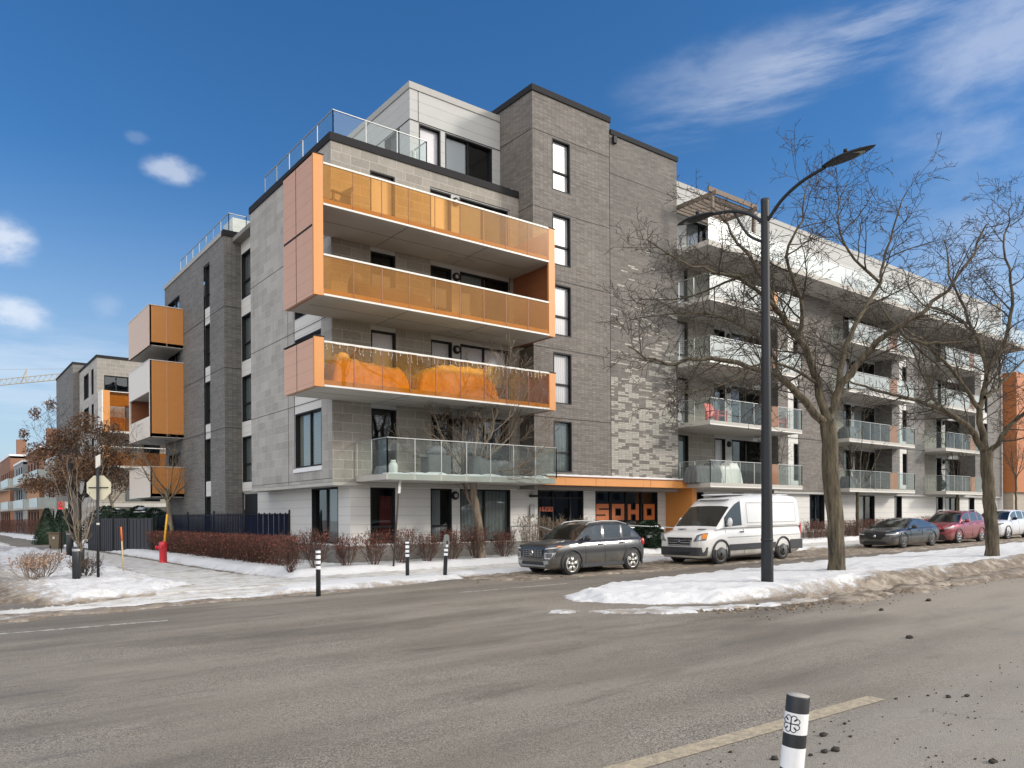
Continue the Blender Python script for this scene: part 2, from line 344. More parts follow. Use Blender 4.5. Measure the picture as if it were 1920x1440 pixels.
def asphalt():
    m = NM('asphalt', .72); p = m.pos()
    g = m.n('TexNoise'); m.L.new(p, g.inputs[0]); g.inputs['Scale'].default_value = 70; g.inputs['Detail'].default_value = 3; g.inputs['Roughness'].default_value = .8
    vor = m.n('TexVoronoi'); m.L.new(p, vor.inputs['Vector']); vor.inputs['Scale'].default_value = 90
    big = m.noise(p, .16, 6, .6, (1,1.6,1)); st = m.noise(p, .5, 5, .6, (.25,1.8,1)); st2 = m.noise(p, 1.6, 6, .65, (.3,1.3,1))
    sp = m.n('SeparateXYZ'); m.L.new(p, sp.inputs[0])
    c = m.mix(m.ramp(g.outputs[0], .3, .7), (.105,.091,.074), (.225,.196,.158)); c = m.mix(m.M('MULTIPLY', m.ramp(m.noise(p, .35, 4), .35, .6, .25, .8), .75), c, m.mix(m.ramp(vor.outputs['Color'], .25, .8), (.05,.045,.038), (.46,.42,.36)))
    salt = m.ramp(st, .42, .68, 0, .5); c = m.mix(salt, c, (.285,.255,.215))
    c = m.mix(m.ramp(big, .5, .66, 0, .45), c, (.29,.258,.215))
    wet = m.ramp(st2, .55, .72, 0, .55); c = m.mix(wet, c, (.11,.095,.08))
    # wheel-polished tracks of the carriageway beyond the median
    far = m.M('MULTIPLY', m.ramp(sp.outputs[1], 14.6, 15.4), m.ramp(sp.outputs[1], 17.6, 16.8)); c = m.mix(m.M('MULTIPLY', far, .45), c, (.13,.115,.098))
    grey = m.ramp(sp.outputs[1], 4.3, 3.6, 0, .55); c = m.mix(m.M('MULTIPLY', grey, m.ramp(st2, .3, .6, .4, 1)), c, (.31,.285,.25))
    rt = m.M('MULTIPLY', m.ramp(sp.outputs[0], 8, 18), m.ramp(sp.outputs[1], 9, 7.5)); c = m.mix(m.M('MULTIPLY', rt, .5), c, (.36,.32,.265))
    sp2 = m.M('GREATER_THAN', m.noise(p, 140, 2, .5), .69); c = m.mix(m.M('MULTIPLY', sp2, .5), c, (.46,.42,.36))
    cv = m.n('TexVoronoi', feature='DISTANCE_TO_EDGE'); wv = m.n('VectorMath', operation='ADD'); nz = m.n('TexNoise'); m.L.new(p, nz.inputs[0]); nz.inputs['Scale'].default_value = 1.6; nz.inputs['Detail'].default_value = 5
    sc_ = m.n('VectorMath', operation='SCALE'); m.L.new(nz.outputs['Color'], sc_.inputs[0]); sc_.inputs['Scale'].default_value = 1.3; m.L.new(p, wv.inputs[0]); m.L.new(sc_.outputs[0], wv.inputs[1]); m.L.new(wv.outputs[0], cv.inputs['Vector']); cv.inputs['Scale'].default_value = .16
    crack = m.M('MULTIPLY', m.M('LESS_THAN', cv.outputs['Distance'], .0022), m.M('GREATER_THAN', m.noise(p, .45, 3), .47)); c = m.mix(m.M('MULTIPLY', crack, .22), c, (.035,.03,.025))
    damp = m.M('MULTIPLY', m.ramp(m.noise(p, .28, 5, .6, (.45,1.6,1)), .50, .62), m.ramp(sp.outputs[1], 5, 8)); c = m.mix(m.M('MULTIPLY', damp, .6), c, (.095,.082,.068))
    trk = m.M('MULTIPLY', m.M('POWER', m.M('ABSOLUTE', m.M('SINE', m.M('MULTIPLY', m.M('ADD', sp.outputs[1], m.M('MULTIPLY', m.noise(p, .12, 2), 1.6)), 1.85))), 6.0), m.ramp(m.noise(p, .5, 4, .6, (.3,1,1)), .35, .6)); c = m.mix(m.M('MULTIPLY', trk, .38), c, (.11,.095,.078))
    m.color(c); m.bump(m.M('ADD', g.outputs[0], vor.outputs[0]), .55, .012); m.b.inputs['Specular IOR Level'].default_value = .35
    rr = m.ramp(st2, .5, .7, .8, .5); m.L.new(rr, m.b.inputs['Roughness']); return m.m
ASPH = asphalt()
def icy():
    m = NM('icy_pavement', .7); p = m.pos(); n = m.noise(p, 1.2, 7, .65); n2 = m.noise(p, 9, 6, .7)
    c = m.mix(m.ramp(n, .35, .65), (.26,.23,.19), (.46,.43,.37)); c = m.mix(m.ramp(m.noise(p, 2.0, 8, .75), .38, .54, 0, .9), c, (.62,.62,.61)); m.color(c); m.bump(n2, .4, .03); return m.m
ICY = icy()
def bark(name, c1, c2, sc=1):
    m = NM(name, .9); p = m.pos(); v = m.noise(p, 9*sc, 6, .65, (1,1,.16)); m.color(m.mix(m.ramp(v, .35, .65), c1, c2)); m.bump(v, 1, .05); return m.m
BARK = bark('rough_bark', (.024,.019,.012), (.145,.117,.075)); TWIG = bark('grey_twigs', (.034,.027,.02), (.082,.066,.048)); TWIGT = bark('tan_twigs', (.16,.12,.085), (.30,.24,.18)); TWIGR = bark('red_twigs', (.06,.03,.022), (.13,.07,.05))
def leafm(name, c1, c2):
    m = NM(name, .7); oi = m.n('NewGeometry'); n = m.noise(oi.outputs['Position'], 4, 3); m.color(m.mix(m.ramp(n,.35,.65), c1, c2)); m.b.inputs['Transmission Weight'].default_value = 0; return m.m
LEAFB = leafm('dry_leaves', (.10,.052,.028), (.23,.125,.065)); LEAFR = leafm('barberry_leaves', (.07,.02,.014), (.24,.07,.045)); CONIF = leafm('conifer_needles', (.012,.03,.016), (.035,.07,.035)); LEAFP = leafm('pale_dry_leaves', (.28,.17,.11), (.40,.26,.19))

# ================================================================== BUILDINGS
class Facade:
    def __init__(s, ax, plane, u0, u1, z0, z1, mat, name='wall'):
        s.ax, s.p, s.u0, s.u1, s.z0, s.z1, s.mat, s.name = ax, plane, u0, u1, z0, z1, mat, name; s.h = []; s.w = []
    def P(s, u, z, d=0): return (u, s.p+d, z) if s.ax == 'Y' else (s.p+d, u, z)
    def hole(s, u0, u1, z0, z1): s.h.append((u0,u1,z0,z1)); return s
    def win(s, u0, u1, z0, z1, kind='window', v=(), h=(), style='dark', depth=.18, part=True):
        s.hole(u0,u1,z0,z1); s.w.append((u0,u1,z0,z1,kind,v,h,style,depth)); return s
    def bx(s, m, u0, u1, z0, z1, d0, d1):
        a = s.P(u0, z0, d0); b = s.P(u1, z1, d1)
        m.box(min(a[0],b[0]),max(a[0],b[0]),min(a[1],b[1]),max(a[1],b[1]),z0,z1)
    def build(s, parent):
        us = sorted({s.u0,s.u1,*[x for q in s.h for x in q[:2] if s.u0 < x < s.u1]}); zs = sorted({s.z0,s.z1,*[x for q in s.h for x in q[2:] if s.z0 < x < s.z1]})
        m = MB()
        for a,b in zip(us,us[1:]):
            for c,d in zip(zs,zs[1:]):
                mu, mz = (a+b)/2, (c+d)/2
                if any(q[0]<mu<q[1] and q[2]<mz<q[3] for q in s.h): continue
                q = [s.P(a,c),s.P(b,c),s.P(b,d),s.P(a,d)]
                m.quad(*(q if s.ax=='Y' else q[::-1]))
        w = m.build(s.name, s.mat, parent)
        rooms = MB()
        for (u0,u1,z0,z1,kind,v,h,style,dep) in s.w:
            f = MB(); t = .055; e = .003
            # deep dark reveal
            s.bx(f,u0,u0+t,z0,z1,-e,dep); s.bx(f,u1-t,u1,z0,z1,-e,dep); s.bx(f,u0+t,u1-t,z1-t,z1,-e,dep); s.bx(f,u0+t,u1-t,z0,z0+t,-e,dep)
            for x in v: c = u0+(u1-u0)*x; s.bx(f,c-.04,c+.04,z0+t,z1-t,dep-.08,dep-.002)
            for y in h: c = z0+(z1-z0)*y; s.bx(f,u0+t,u1-t,c-.035,c+.035,dep-.085,dep-.004)
            fo = reg(f.build(kind, BLACK, parent))
            g = MB(); q = [s.P(u0+t,z0+t,dep-.02),s.P(u1-t,z0+t,dep-.02),s.P(u1-t,z1-t,dep-.02),s.P(u0+t,z1-t,dep-.02)]; g.quad(*(q if s.ax=='Y' else q[::-1]))
            g.build('pane', GLW if style in ('blind','white','half') else GLASS, fo)
            bm_ = {'blind':BLIND,'half':BLIND,'curtain':CURT,'white':CURT,'red':CURR,'grey':CURG,'slat':BLINDL}.get(style)
            if bm_:
                c = MB(); zb = z1-(z1-z0)*.62 if style=='half' else z0+.06; ue = u1-t
                if style == 'curtain': ue = u0+(u1-u0)*.55
                s.bx(c,u0+t+((u1-u0)*.42 if style=='red' else 0),ue,zb,z1-.06-(.25 if style=='red' else 0),dep+.0,dep+.02); c.build('curtain' if style in ('curtain','white','red','grey') else 'blind', bm_, fo)
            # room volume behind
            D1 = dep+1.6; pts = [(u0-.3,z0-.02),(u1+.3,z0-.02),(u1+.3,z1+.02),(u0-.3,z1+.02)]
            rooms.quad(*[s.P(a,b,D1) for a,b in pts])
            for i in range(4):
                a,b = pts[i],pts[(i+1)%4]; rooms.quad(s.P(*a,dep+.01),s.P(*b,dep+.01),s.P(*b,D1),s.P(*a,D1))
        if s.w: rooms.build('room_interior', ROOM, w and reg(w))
        return w

HEAD = [3.08, 6.02, 8.95, 11.88, 14.9]; SOF = [3.25, 6.22, 9.16, 12.1]   # window heads, slab soffits
B = thing('apartment_building', 'large grey block and brick apartment building with orange balconies, white penthouse and tall brick tower', 'building', (11.75, 25.87, 0))

# --- corner block
f = Facade('Y', 25.87, 11.75, 20.34, 3.25, 15.6, BLK)
sty = {1:('dark','dark','dark'),2:('half','half','half'),3:('dark','dark','curtain'),4:('blind','blind','curtain')}
f.hole(15.92, 19.84, 3.25, 14.95)
for k in (1,2,3,4): f.win(13.31, 14.36, 3.55+2.93*(k-1), HEAD[k], style=sty[k][0], h=(.36,) if k != 3 else ())
for k in (1,2,3): f.hole(13.31,14.36,HEAD[k],SOF[k])
f.build(B)
for k in (1,2,3): m = MB(); m.box(13.31,14.36,25.89,26.0,HEAD[k],SOF[k]+.1); m.build('lintel_panel', SIDT, B)
f = Facade('Y', 25.91, 15.92, 19.84, 3.25, 14.95, SIDT, 'cladding')
for k in (1,2,3,4):
    z0 = 3.5+2.93*(k-1)
    f.win(15.93, 16.93, z0, HEAD[k], style=sty[k][1], h=(.36,)); f.win(17.33, 19.80, z0, HEAD[k], 'balcony_door', v=(.5,), style=sty[k][2])
f.build(B)
for k in range(0,5):
    m = MB(); z = HEAD[k]-.27; y = 25.9 if k else 26.08; m.lathe([(.17,0),(.17,-.07),(.12,-.10)],(17.13,y,z),16,'y'); o = m.build('wall_light', BLACK, B)
    o = reg(o); m = MB(); m.lathe([(.09,-.10),(.07,-.125)],(17.13,y,z),12,'y'); m.build('light_lens', ALU, o)
# left face of the block
f = Facade('X', 11.75, 25.87, 34.4, 3.25, 15.6, BLKS)
f.hole(26.8, 29.4, 3.85, 15.0); f.build(B)
f = Facade('X', 11.77, 26.8, 29.4, 3.85, 15.0, SID, 'cladding')
for k in (1,2,3,4):
    f.win(26.83, 29.36, 3.9+2.93*(k-1), HEAD[k]+.02, v=(.5,), h=(), style={1:'slat',2:'curtain'}.get(k,'curtain'))
f.build(B)
m = MB(); m.box(11.7,11.9,26.75,29.45,3.72,3.86); m.build('window_sill', SNOWC, B)
m = MB(); m.box(11.76,20.33,25.88,34.39,3.12,3.245); m.build('soffit', CONC, B)
m = MB(); m.box(11.70,20.33,25.82,26.1,15.55,15.84); m.box(11.70,12.0,26.1,34.45,15.55,15.84); m.build('parapet_cap', CAPM, B)
m = MB(); m.box(12.0,20.34,26.1,45,15.3,15.5); m.box(12.9,24,34.6,48.8,0.2,15.3); m.build('roof', CONCD, B)
# panel joints on the block face (thin dark shadow gaps)
m = MB()
for z in (6.35,9.28,12.2): m.box(11.742,11.752,25.87,34.4,z-.008,z+.008)
for z in (3.38,): m.box(11.742,11.752,25.87,34.4,z-.006,z+.006)
m.box(11.742,11.752,30.02,30.035,3.25,15.5)
m.build('movement_joint', BLACK, B)
# --- tower
f = Facade('Y', 24.9, 20.34, 24.84, 3.25, 19.8, BRK)
for k in (1,2,3,4): f.win(21.41, 22.46, HEAD[k]+.02-2.2, HEAD[k]+.02, h=(.39,), style={1:'grey'}.get(k,'white'))
f.win(21.41, 22.46, 15.9, 18.12, h=(.39,), style='white'); f.build(B)
f = Facade('X', 20.34, 24.9, 33, 3.25, 19.8, BRK); f.build(B)
f = Facade('Y', 24.9, 24.84, 29.45, 3.25, 19.3, BRKP, 'patterned_wall'); f.build(B)
m = MB(); m.box(20.35,29.44,24.91,33,3.1,3.24); m.box(20.36,24.8,25.2,33,19.5,19.7); m.box(24.85,29.44,25.2,33,19.0,19.2); m.box(29.35,29.44,24.93,33,3.25,19.28); m.box(24.75,24.83,24.93,33,19.2,19.78); m.box(20.36,29.44,32.8,33,3,19.2); m.build('tower_shell', CONCD, B)
m = MB(); m.box(20.28,24.88,24.84,25.15,19.78,20.03); m.box(20.28,20.6,25.15,33,19.78,20.03); m.box(24.6,24.88,25.15,33,19.78,20.03); m.box(24.885,29.5,24.84,25.15,19.28,19.5); m.box(29.2,29.5,25.15,33,19.28,19.5); m.build('parapet_cap', CAPM, B)
m = MB()
for z in (6.15,9.1,12.05,14.98,18.2): m.box(20.34,24.83,24.893,24.902,z-.012,z+.012); m.box(20.333,20.342,24.9,33,z-.012,z+.012)
m.box(24.83,24.85,24.89,24.902,3.25,19.4)
m.box(24.85,29.4,24.893,24.902,11.5,11.52); m.box(24.85,29.4,24.893,24.902,17.5,17.52); m.build('movement_joint', BLACK, B)
m = MB(); m.box(25.0,25.2,24.75,24.9,18.9,19.2); m.build('wall_camera', BLACK, B)
# --- penthouse
f = Facade('Y', 27.17, 15.78, 20.34, 15.4, 19.35, SIDT)
f.win(16.2, 17.25, 15.85, 18.05, h=(.32,), style='blind'); f.win(17.47, 19.9, 15.75, 18.05, 'balcony_door', v=(.5,), style='dark'); f.build(B)
m = MB(); m.box(17.55,18.62,27.40,27.42,15.8,17.98); m.build('blind', BLIND, B)
f = Facade('X', 15.78, 27.17, 33.2, 15.4, 19.35, SIDT); f.win(28.0, 29.3, 15.85, 18.05, style='curtain'); f.win(30.2, 32.0, 15.85, 18.05, style='dark'); f.build(B)
m = MB(); m.box(15.74,20.33,27.13,33.2,19.35,19.62); m.build('parapet_cap', FLASHL, B)
m = MB(); m.box(15.77,20.33,27.155,27.172,18.08,18.11); m.box(15.765,15.782,27.16,33,18.08,18.11); m.box(16.17,16.19,27.16,27.172,18.1,19.35); m.build('trim', CAPM, B)
m = MB(); m.blob((18.2,26.9,15.85),(.7,.25,.28),3,.1,8); m.blob((20.0,26.1,15.84),(.45,.2,.12),4,.1,6); m.build('roof_snow', SNOWC, B)
# --- ground floor
GF = .88
f = Facade('Y', 26.1, 12.53, 31, 0, 3.25, SID)
f.hole(12.53,31,0,GF)
f.win(13.36, 14.42, .95, HEAD[0], h=(.3,), style='red'); f.win(16.0, 17.0, .95, HEAD[0], h=(.3,), style='curtain'); f.win(17.4, 19.98, .92, HEAD[0], 'balcony_door', v=(.5,), style='grey')
f.win(21.49, 24.23, .5, 3.17, 'entrance_door', v=(.36,.74), h=(.85,), style='dark'); f.win(24.98, 29.28, .6, 3.15, 'shop_window', v=(.25,.5,.75), style='dark'); f.build(B)
f = Facade('X', 12.53, 26.1, 38.6, GF, 3.25, SID); f.win(27.1, 29.6, .95, 3.12, 'balcony_door', v=(.5,), style='curtain'); f.build(B)
m = MB(); m.box(12.50,12.54,35.9,37.6,.9,3.1); m.build('doorway', BLACK, B)
m = MB(); m.box(12.55,31,26.12,26.3,-.3,GF); m.box(12.55,12.75,26.3,38.6,-.3,GF); m.build('foundation', CONCD, B)
m = MB(); m.box(12.4,30.0,26.03,26.1,3.16,3.26); m.box(12.46,12.53,26.1,38.0,3.16,3.26); m.build('fascia', FLASHL, B)
# canopy with fin
m = MB(); m.box(20.5,30.2,24.4,24.9,3.26,3.62); m.box(20.5,30.2,24.9,26.09,3.30,3.62); m.box(29.87,30.2,24.4,26.09,.1,3.255); cn = reg(m.build('entrance_canopy', PANO, B))
m = MB()
for x in (23.4,26.9): m.box(x,x+.015,24.392,24.402,3.26,3.62)
m.box(20.48,30.22,24.37,24.40,3.60,3.64); m.build('seam', BROWN, cn)
m = MB(); m.box(20.6,30.15,24.43,24.88,3.64,3.70)
for i in range(14): m.blob((21+i*.65,24.62,3.68),(.5,.2,.05),i,.2,6)
m.build('canopy_snow', SNOWC, cn)
m = MB(); m.box(20.45,20.5,24.4,26.0,3.28,3.6); m.build('canopy_end', BROWN, cn)
# big block letters on the shop window panes
def letter(mb, ch, x0, y, z0, w, h, t, g=0):
    H = lambda a, b, c, d, o=0: mb.box(x0+a*w-g, x0+b*w+g, y-o, y+.012, z0+c*h-g, z0+d*h+g)
    th = t/w; tv = t/h
    if ch in 'SO62809I': pass
    segs = {'S':'abcdg_S','O':'full','0':'full','H':'H','6':'6','2':'2','8':'8','I':'I'}[ch]
    if ch in 'O0': H(0,th,0,1); H(1-th,1,0,1); H(th,1-th,0,tv); H(th,1-th,1-tv,1)
    if ch == 'H': H(0,th,0,1); H(1-th,1,0,1); H(th,1-th,.5-tv/2,.5+tv/2)
    if ch == 'S': H(0,1,1-tv,1); H(0,th,.5-tv/2,1-tv); H(th,1,.5-tv/2,.5+tv/2); H(1-th,1,tv,.5-tv/2); H(0,1,0,tv)
    if ch == '6': H(0,1,1-tv,1); H(0,th,tv,1-tv); H(th,1,.5-tv/2,.5+tv/2); H(1-th,1,tv,.5-tv/2); H(0,1,0,tv)
    if ch == '2': H(0,1,1-tv,1); H(1-th,1,.5-tv/2,1-tv); H(0,1-th,.5-tv/2,.5+tv/2); H(0,th,tv,.5-tv/2); H(0,1,0,tv)
    if ch == '8': H(0,th,0,1); H(1-th,1,0,1); H(th,1-th,0,tv); H(th,1-th,1-tv,1); H(th,1-th,.5-tv/2,.5+tv/2)
    if ch == 'I': H(.3,.7,0,1)
ORL = simple('orange_vinyl', (.44,.115,.025), .5, var=.05)
for ch, xa, xb in (('S',25.06,25.92),('O',26.14,26.96),('H',27.22,27.98),('O',28.33,29.12)):
    m = MB(); letter(m, ch, xa, 26.165, 1.73, xb-xa, .78, .21); o = reg(m.build('letter', ORL, B))
    m = MB(); letter(m, ch, xa, 26.180, 1.73, xb-xa, .78, .21, .045); m.build('letter_border', BLACK, o)
m = MB()
for i, ch in enumerate('I6200'): letter(m, ch, 21.66+i*.165, 26.20, 2.16, .12, .2, .035)
m.build('house_number', simple('faded_orange_vinyl', (.5,.12,.06), .5), B)
m = MB(); m.box(21.0,21.25,26.0,26.09,1.95,2.45); m.box(21.13,21.22,25.95,26.0,1.9,2.05); m.build('intercom', GREYM, B)
m = MB(); m.box(21.0,21.32,25.88,26.09,2.78,2.88); m.build('door_light', BLACK, B)
# --- wing at the back left
f = Facade('X', 12.42, 34.4, 37.72, 3.25, 15.6, SID, 'cladding')
for k in (1,2,3,4): f.win(35.75, 37.65, HEAD[k]-.15-2.2, HEAD[k]-.15, h=(.4,), style='grey')
f.build(B)
f = Facade('X', 11.6, 37.7, 49.0, 0, 15.6, BRKD); f.hole(40.0,41.05,1.0,14.9)
for k in (1,2,3,4): f.win(45.7, 48.3, HEAD[k]-2.5, HEAD[k]-.35, 'balcony_door', v=(.5,), style='curtain')
f.build(B)
f = Facade('X', 11.66, 40.0, 41.05, 1.0, 14.9, SID, 'cladding')
for k in (0,1,2,3,4): f.win(40.02, 41.03, max(1.02,HEAD[k]-2.2), HEAD[k]-.02 if k<4 else 14.88, h=(.36,), style='grey')
f.build(B)
f = Facade('Y', 37.7, 11.6, 12.42, 0, 15.6, BRKD); f.build(B)
m = MB(); m.box(11.55,11.9,37.95,49.05,15.58,15.8); m.box(12.38,12.7,34.4,37.64,15.58,15.8); m.build('parapet_cap', FLASHL, B)
m = MB(); m.box(11.55,12.45,37.64,37.94,15.55,15.82); m.build('parapet_cap', CAPM, B)
m = MB(); m.box(11.62,20,48.9,49,0,15.5); m.box(12.4,20.3,34.41,34.6,3.2,15.4); m.build('rear_wall', BLKS, B)
m = MB()
for z in (6.3,9.2,12.15): m.box(11.592,11.602,37.7,49,z-.012,z+.012); m.box(11.6,12.42,37.692,37.702,z-.012,z+.012)
m.build('movement_joint', BLACK, B)

def rail_run(parent, pts, z0, z1, gmat, post=1.3, top=ALU, postmat=ALU, pane_in=.0, name='balustrade', toe=0):
    """glass balustrade along a plan polyline: posts, panels, hand rail; each run is a part"""
    fr = MB(); gl = MB()
    for (x0,y0),(x1,y1) in zip(pts, pts[1:]):
        L_ = math.hypot(x1-x0,y1-y0); n = max(1, round(L_/post)); ux,uy = (x1-x0)/L_,(y1-y0)/L_; nx,ny = -uy,ux
        for i in range(n+1):
            t = i/n*L_; cx,cy = x0+ux*t, y0+uy*t; fr.box(cx-.015,cx+.015,cy-.015,cy+.015,z0,z1)
        for i in range(n):
            a = i/n*L_+.03; b = (i+1)/n*L_-.03
            p = [(x0+ux*a,y0+uy*a),(x0+ux*b,y0+uy*b)]; o = .006
            gl.add([(p[0][0]+nx*s_*o,p[0][1]+ny*s_*o,z) for s_ in (0,) for z in (z0-toe,z1-.03)][:2]+[(p[1][0],p[1][1],z1-.03),(p[1][0],p[1][1],z0-toe)], [(0,1,2,3)])
        ex = .025
        if abs(ux) > abs(uy): fr.box(min(x0,x1)-ex,max(x0,x1)+ex,y0-.02,y0+.02,z1,z1+.03)
        else: fr.box(x0-.02,x0+.02,min(y0,y1)-ex,max(y0,y1)+ex,z1,z1+.03)
    o = reg(fr.build(name, postmat, parent)); gl.build('glass_panel', gmat, o); return o

rail_run(B, [(12.0,33.2),(12.0,26.2),(15.97,26.2),(15.97,27.1)], 15.8, 16.85, GCLR, 1.35)
rail_run(B, [(12.85,34.6),(12.85,38.2),(12.0,38.2),(12.0,47)], 15.8, 16.85, GCLR, 1.35)
m = MB(); m.box(12.6,13.6,39.5,41,15.5,17.2); m.build('roof_hatch', SID, B)

# --- orange framed balconies round the corner
def slab(mb, x0, x1, y0, y1, z, t=.2): mb.box(x0,x1,y0,y1,z,z+t)
XB0, XB1, YF = 9.98, 20.15, 23.3
def front_balcony(z_sof, z_rail, gmat, n=9):
    m = MB(); slab(m, XB0+.03, XB1-.05, YF+.03, 25.86, z_sof, .21); slab(m, XB0+.03, 11.74, 25.86, 25.9, z_sof, .21); o = reg(m.build('balcony', CONC, B))
    m = MB(); m.box(XB0+.34,XB1-.32,YF-.005,YF+.028,z_sof-.01,z_sof+.05); m.box(XB0+.34,XB1-.32,YF-.01,YF+.045,z_rail-.03,z_rail+.03); m.build('handrail', WHITEM, o)
    xs = [XB0+.34+(XB1-XB0-.66)*i/n for i in range(n+1)]
    for a,b in zip(xs,xs[1:]):
        g = MB(); g.quad((a+.012,YF+.012,z_sof+.05),(b-.012,YF+.012,z_sof+.05),(b-.012,YF+.012,z_rail-.03),(a+.012,YF+.012,z_rail-.03)); g.build('glass_panel', gmat, o)
    p = MB()
    for a in xs[1:-1]: p.box(a-.012,a+.012,YF+.005,YF+.03,z_sof+.05,z_rail-.03)
    p.build('mullion', BROWN, o)
    m = MB()
    for x in (13.5,16.9): m.box(x-.012,x+.012,YF+.1,25.8,z_sof-.003,z_sof+.004)
    m.box(XB0+.4,XB1-.4,24.6,24.62,z_sof-.003,z_sof+.004); m.build('soffit_joint', DARK, o)
    m = MB(); m.box(16.2,17.4,24.9,25.05,z_sof-.05,z_sof); m.build('ceiling_light', FLASHL, o)
    return o
bal5 = front_balcony(12.06, 13.40, GORA); bal4 = front_balcony(9.14, 10.45, GORA); bal3 = front_balcony(6.2, 7.64, GORD)
def orange_frame(z0, z1, gap=None, right_top=None):
    m = MB(); rt = right_top or z1
    m.box(XB0,XB0+.33,YF,YF+.09,z0,z1+.04); o = reg(m.build('balcony_frame', PANO, B)); m = MB(); m.box(XB1-.32,XB1,YF,YF+.09,z0,rt); m.build('end_post', PANO, o)
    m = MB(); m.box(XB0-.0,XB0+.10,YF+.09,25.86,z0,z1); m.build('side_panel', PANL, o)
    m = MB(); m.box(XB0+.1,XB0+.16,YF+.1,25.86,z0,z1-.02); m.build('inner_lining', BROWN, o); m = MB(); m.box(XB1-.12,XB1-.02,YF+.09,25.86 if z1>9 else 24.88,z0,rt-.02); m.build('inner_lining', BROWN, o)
    m = MB()
    m.box(XB0-.006,XB0,24.72,24.745,z0,z1)
    if gap: m.box(XB0-.008,XB0+.0,YF+.1,25.8,gap-.035,gap+.035)
    m.build('seam', CAPM, o); m = MB(); m.box(XB0-.02,XB0+.35,YF-.02,25.88,z1+.04,z1+.07); m.build('cap', CAPM, o); m = MB(); m.box(XB1-.34,XB1+.02,YF-.02,YF+.12,rt,rt+.03); m.build('cap', CAPM, o)
orange_frame(9.12, 13.6, 11.35, 13.42); orange_frame(6.18, 7.74, None, 7.66)
# low balcony, clear glass
m = MB(); m.box(12.66,20.33,23.52,25.86,3.26,3.46); lb = reg(m.build('balcony', CONC, B))
rail_run(lb, [(12.68,25.8),(12.68,23.5),(20.34,23.5),(20.34,24.85)], 3.48, 4.69, GCLR, 1.15, toe=.22)
m = MB()
for i in range(9): m.blob((13.2+i*.8,23.75,3.47),(.55,.22,.05+.03*(i%3)),i,.2,6)
m.build('balcony_snow', SNOWC, lb)
# --- back-left cantilevered boxes
PANT = siding('tan_side_cladding', 20, (.60,.42,.29), .62, .4, .7)
def side_box(z0, z1, op=None, sm=None):
    m = MB(); m.box(9.87,11.6,45.0,50.2,z0,z0+.2); o = reg(m.build('balcony', CONC, B))
    m = MB(); m.box(9.87,11.6,45.0,45.08,z0+.03,z1); m.build('front_panel', PANO, o)
    m = MB(); m.box(10.72,10.76,44.985,45.0,z0+.03,z1); m.build('seam', PANL, o)
    m = MB()
    if op: m.box(9.85,9.95,45.0,50.2,z0,op[0]); m.box(9.85,9.95,45.0,50.2,op[1],z1); m.box(9.85,9.95,45,45.12,op[0],op[1]); m.box(9.85,9.95,50.1,50.2,op[0],op[1])
    else: m.box(9.85,9.95,45.0,50.2,z0,z1)
    m.build('side_panel', sm or PANW, o)
    if op: m = MB(); m.box(9.96,11.6,45.08,50.2,op[1]+.1,op[1]+.3); m.build('upper_slab', CONC, o); m = MB(); m.box(9.96,11.55,50.1,50.2,z0,z1); m.build('inner_lining', BROWN, o)
    m = MB(); m.box(9.83,11.6,44.97,45.12,z1,z1+.04); m.box(9.83,9.97,45.12,50.2,z1,z1+.04); m.build('cap', WHITEM, o)
side_box(11.35, 13.55, None, PANT); side_box(6.38, 10.55, (7.5, 8.85)); side_box(3.1, 4.75)

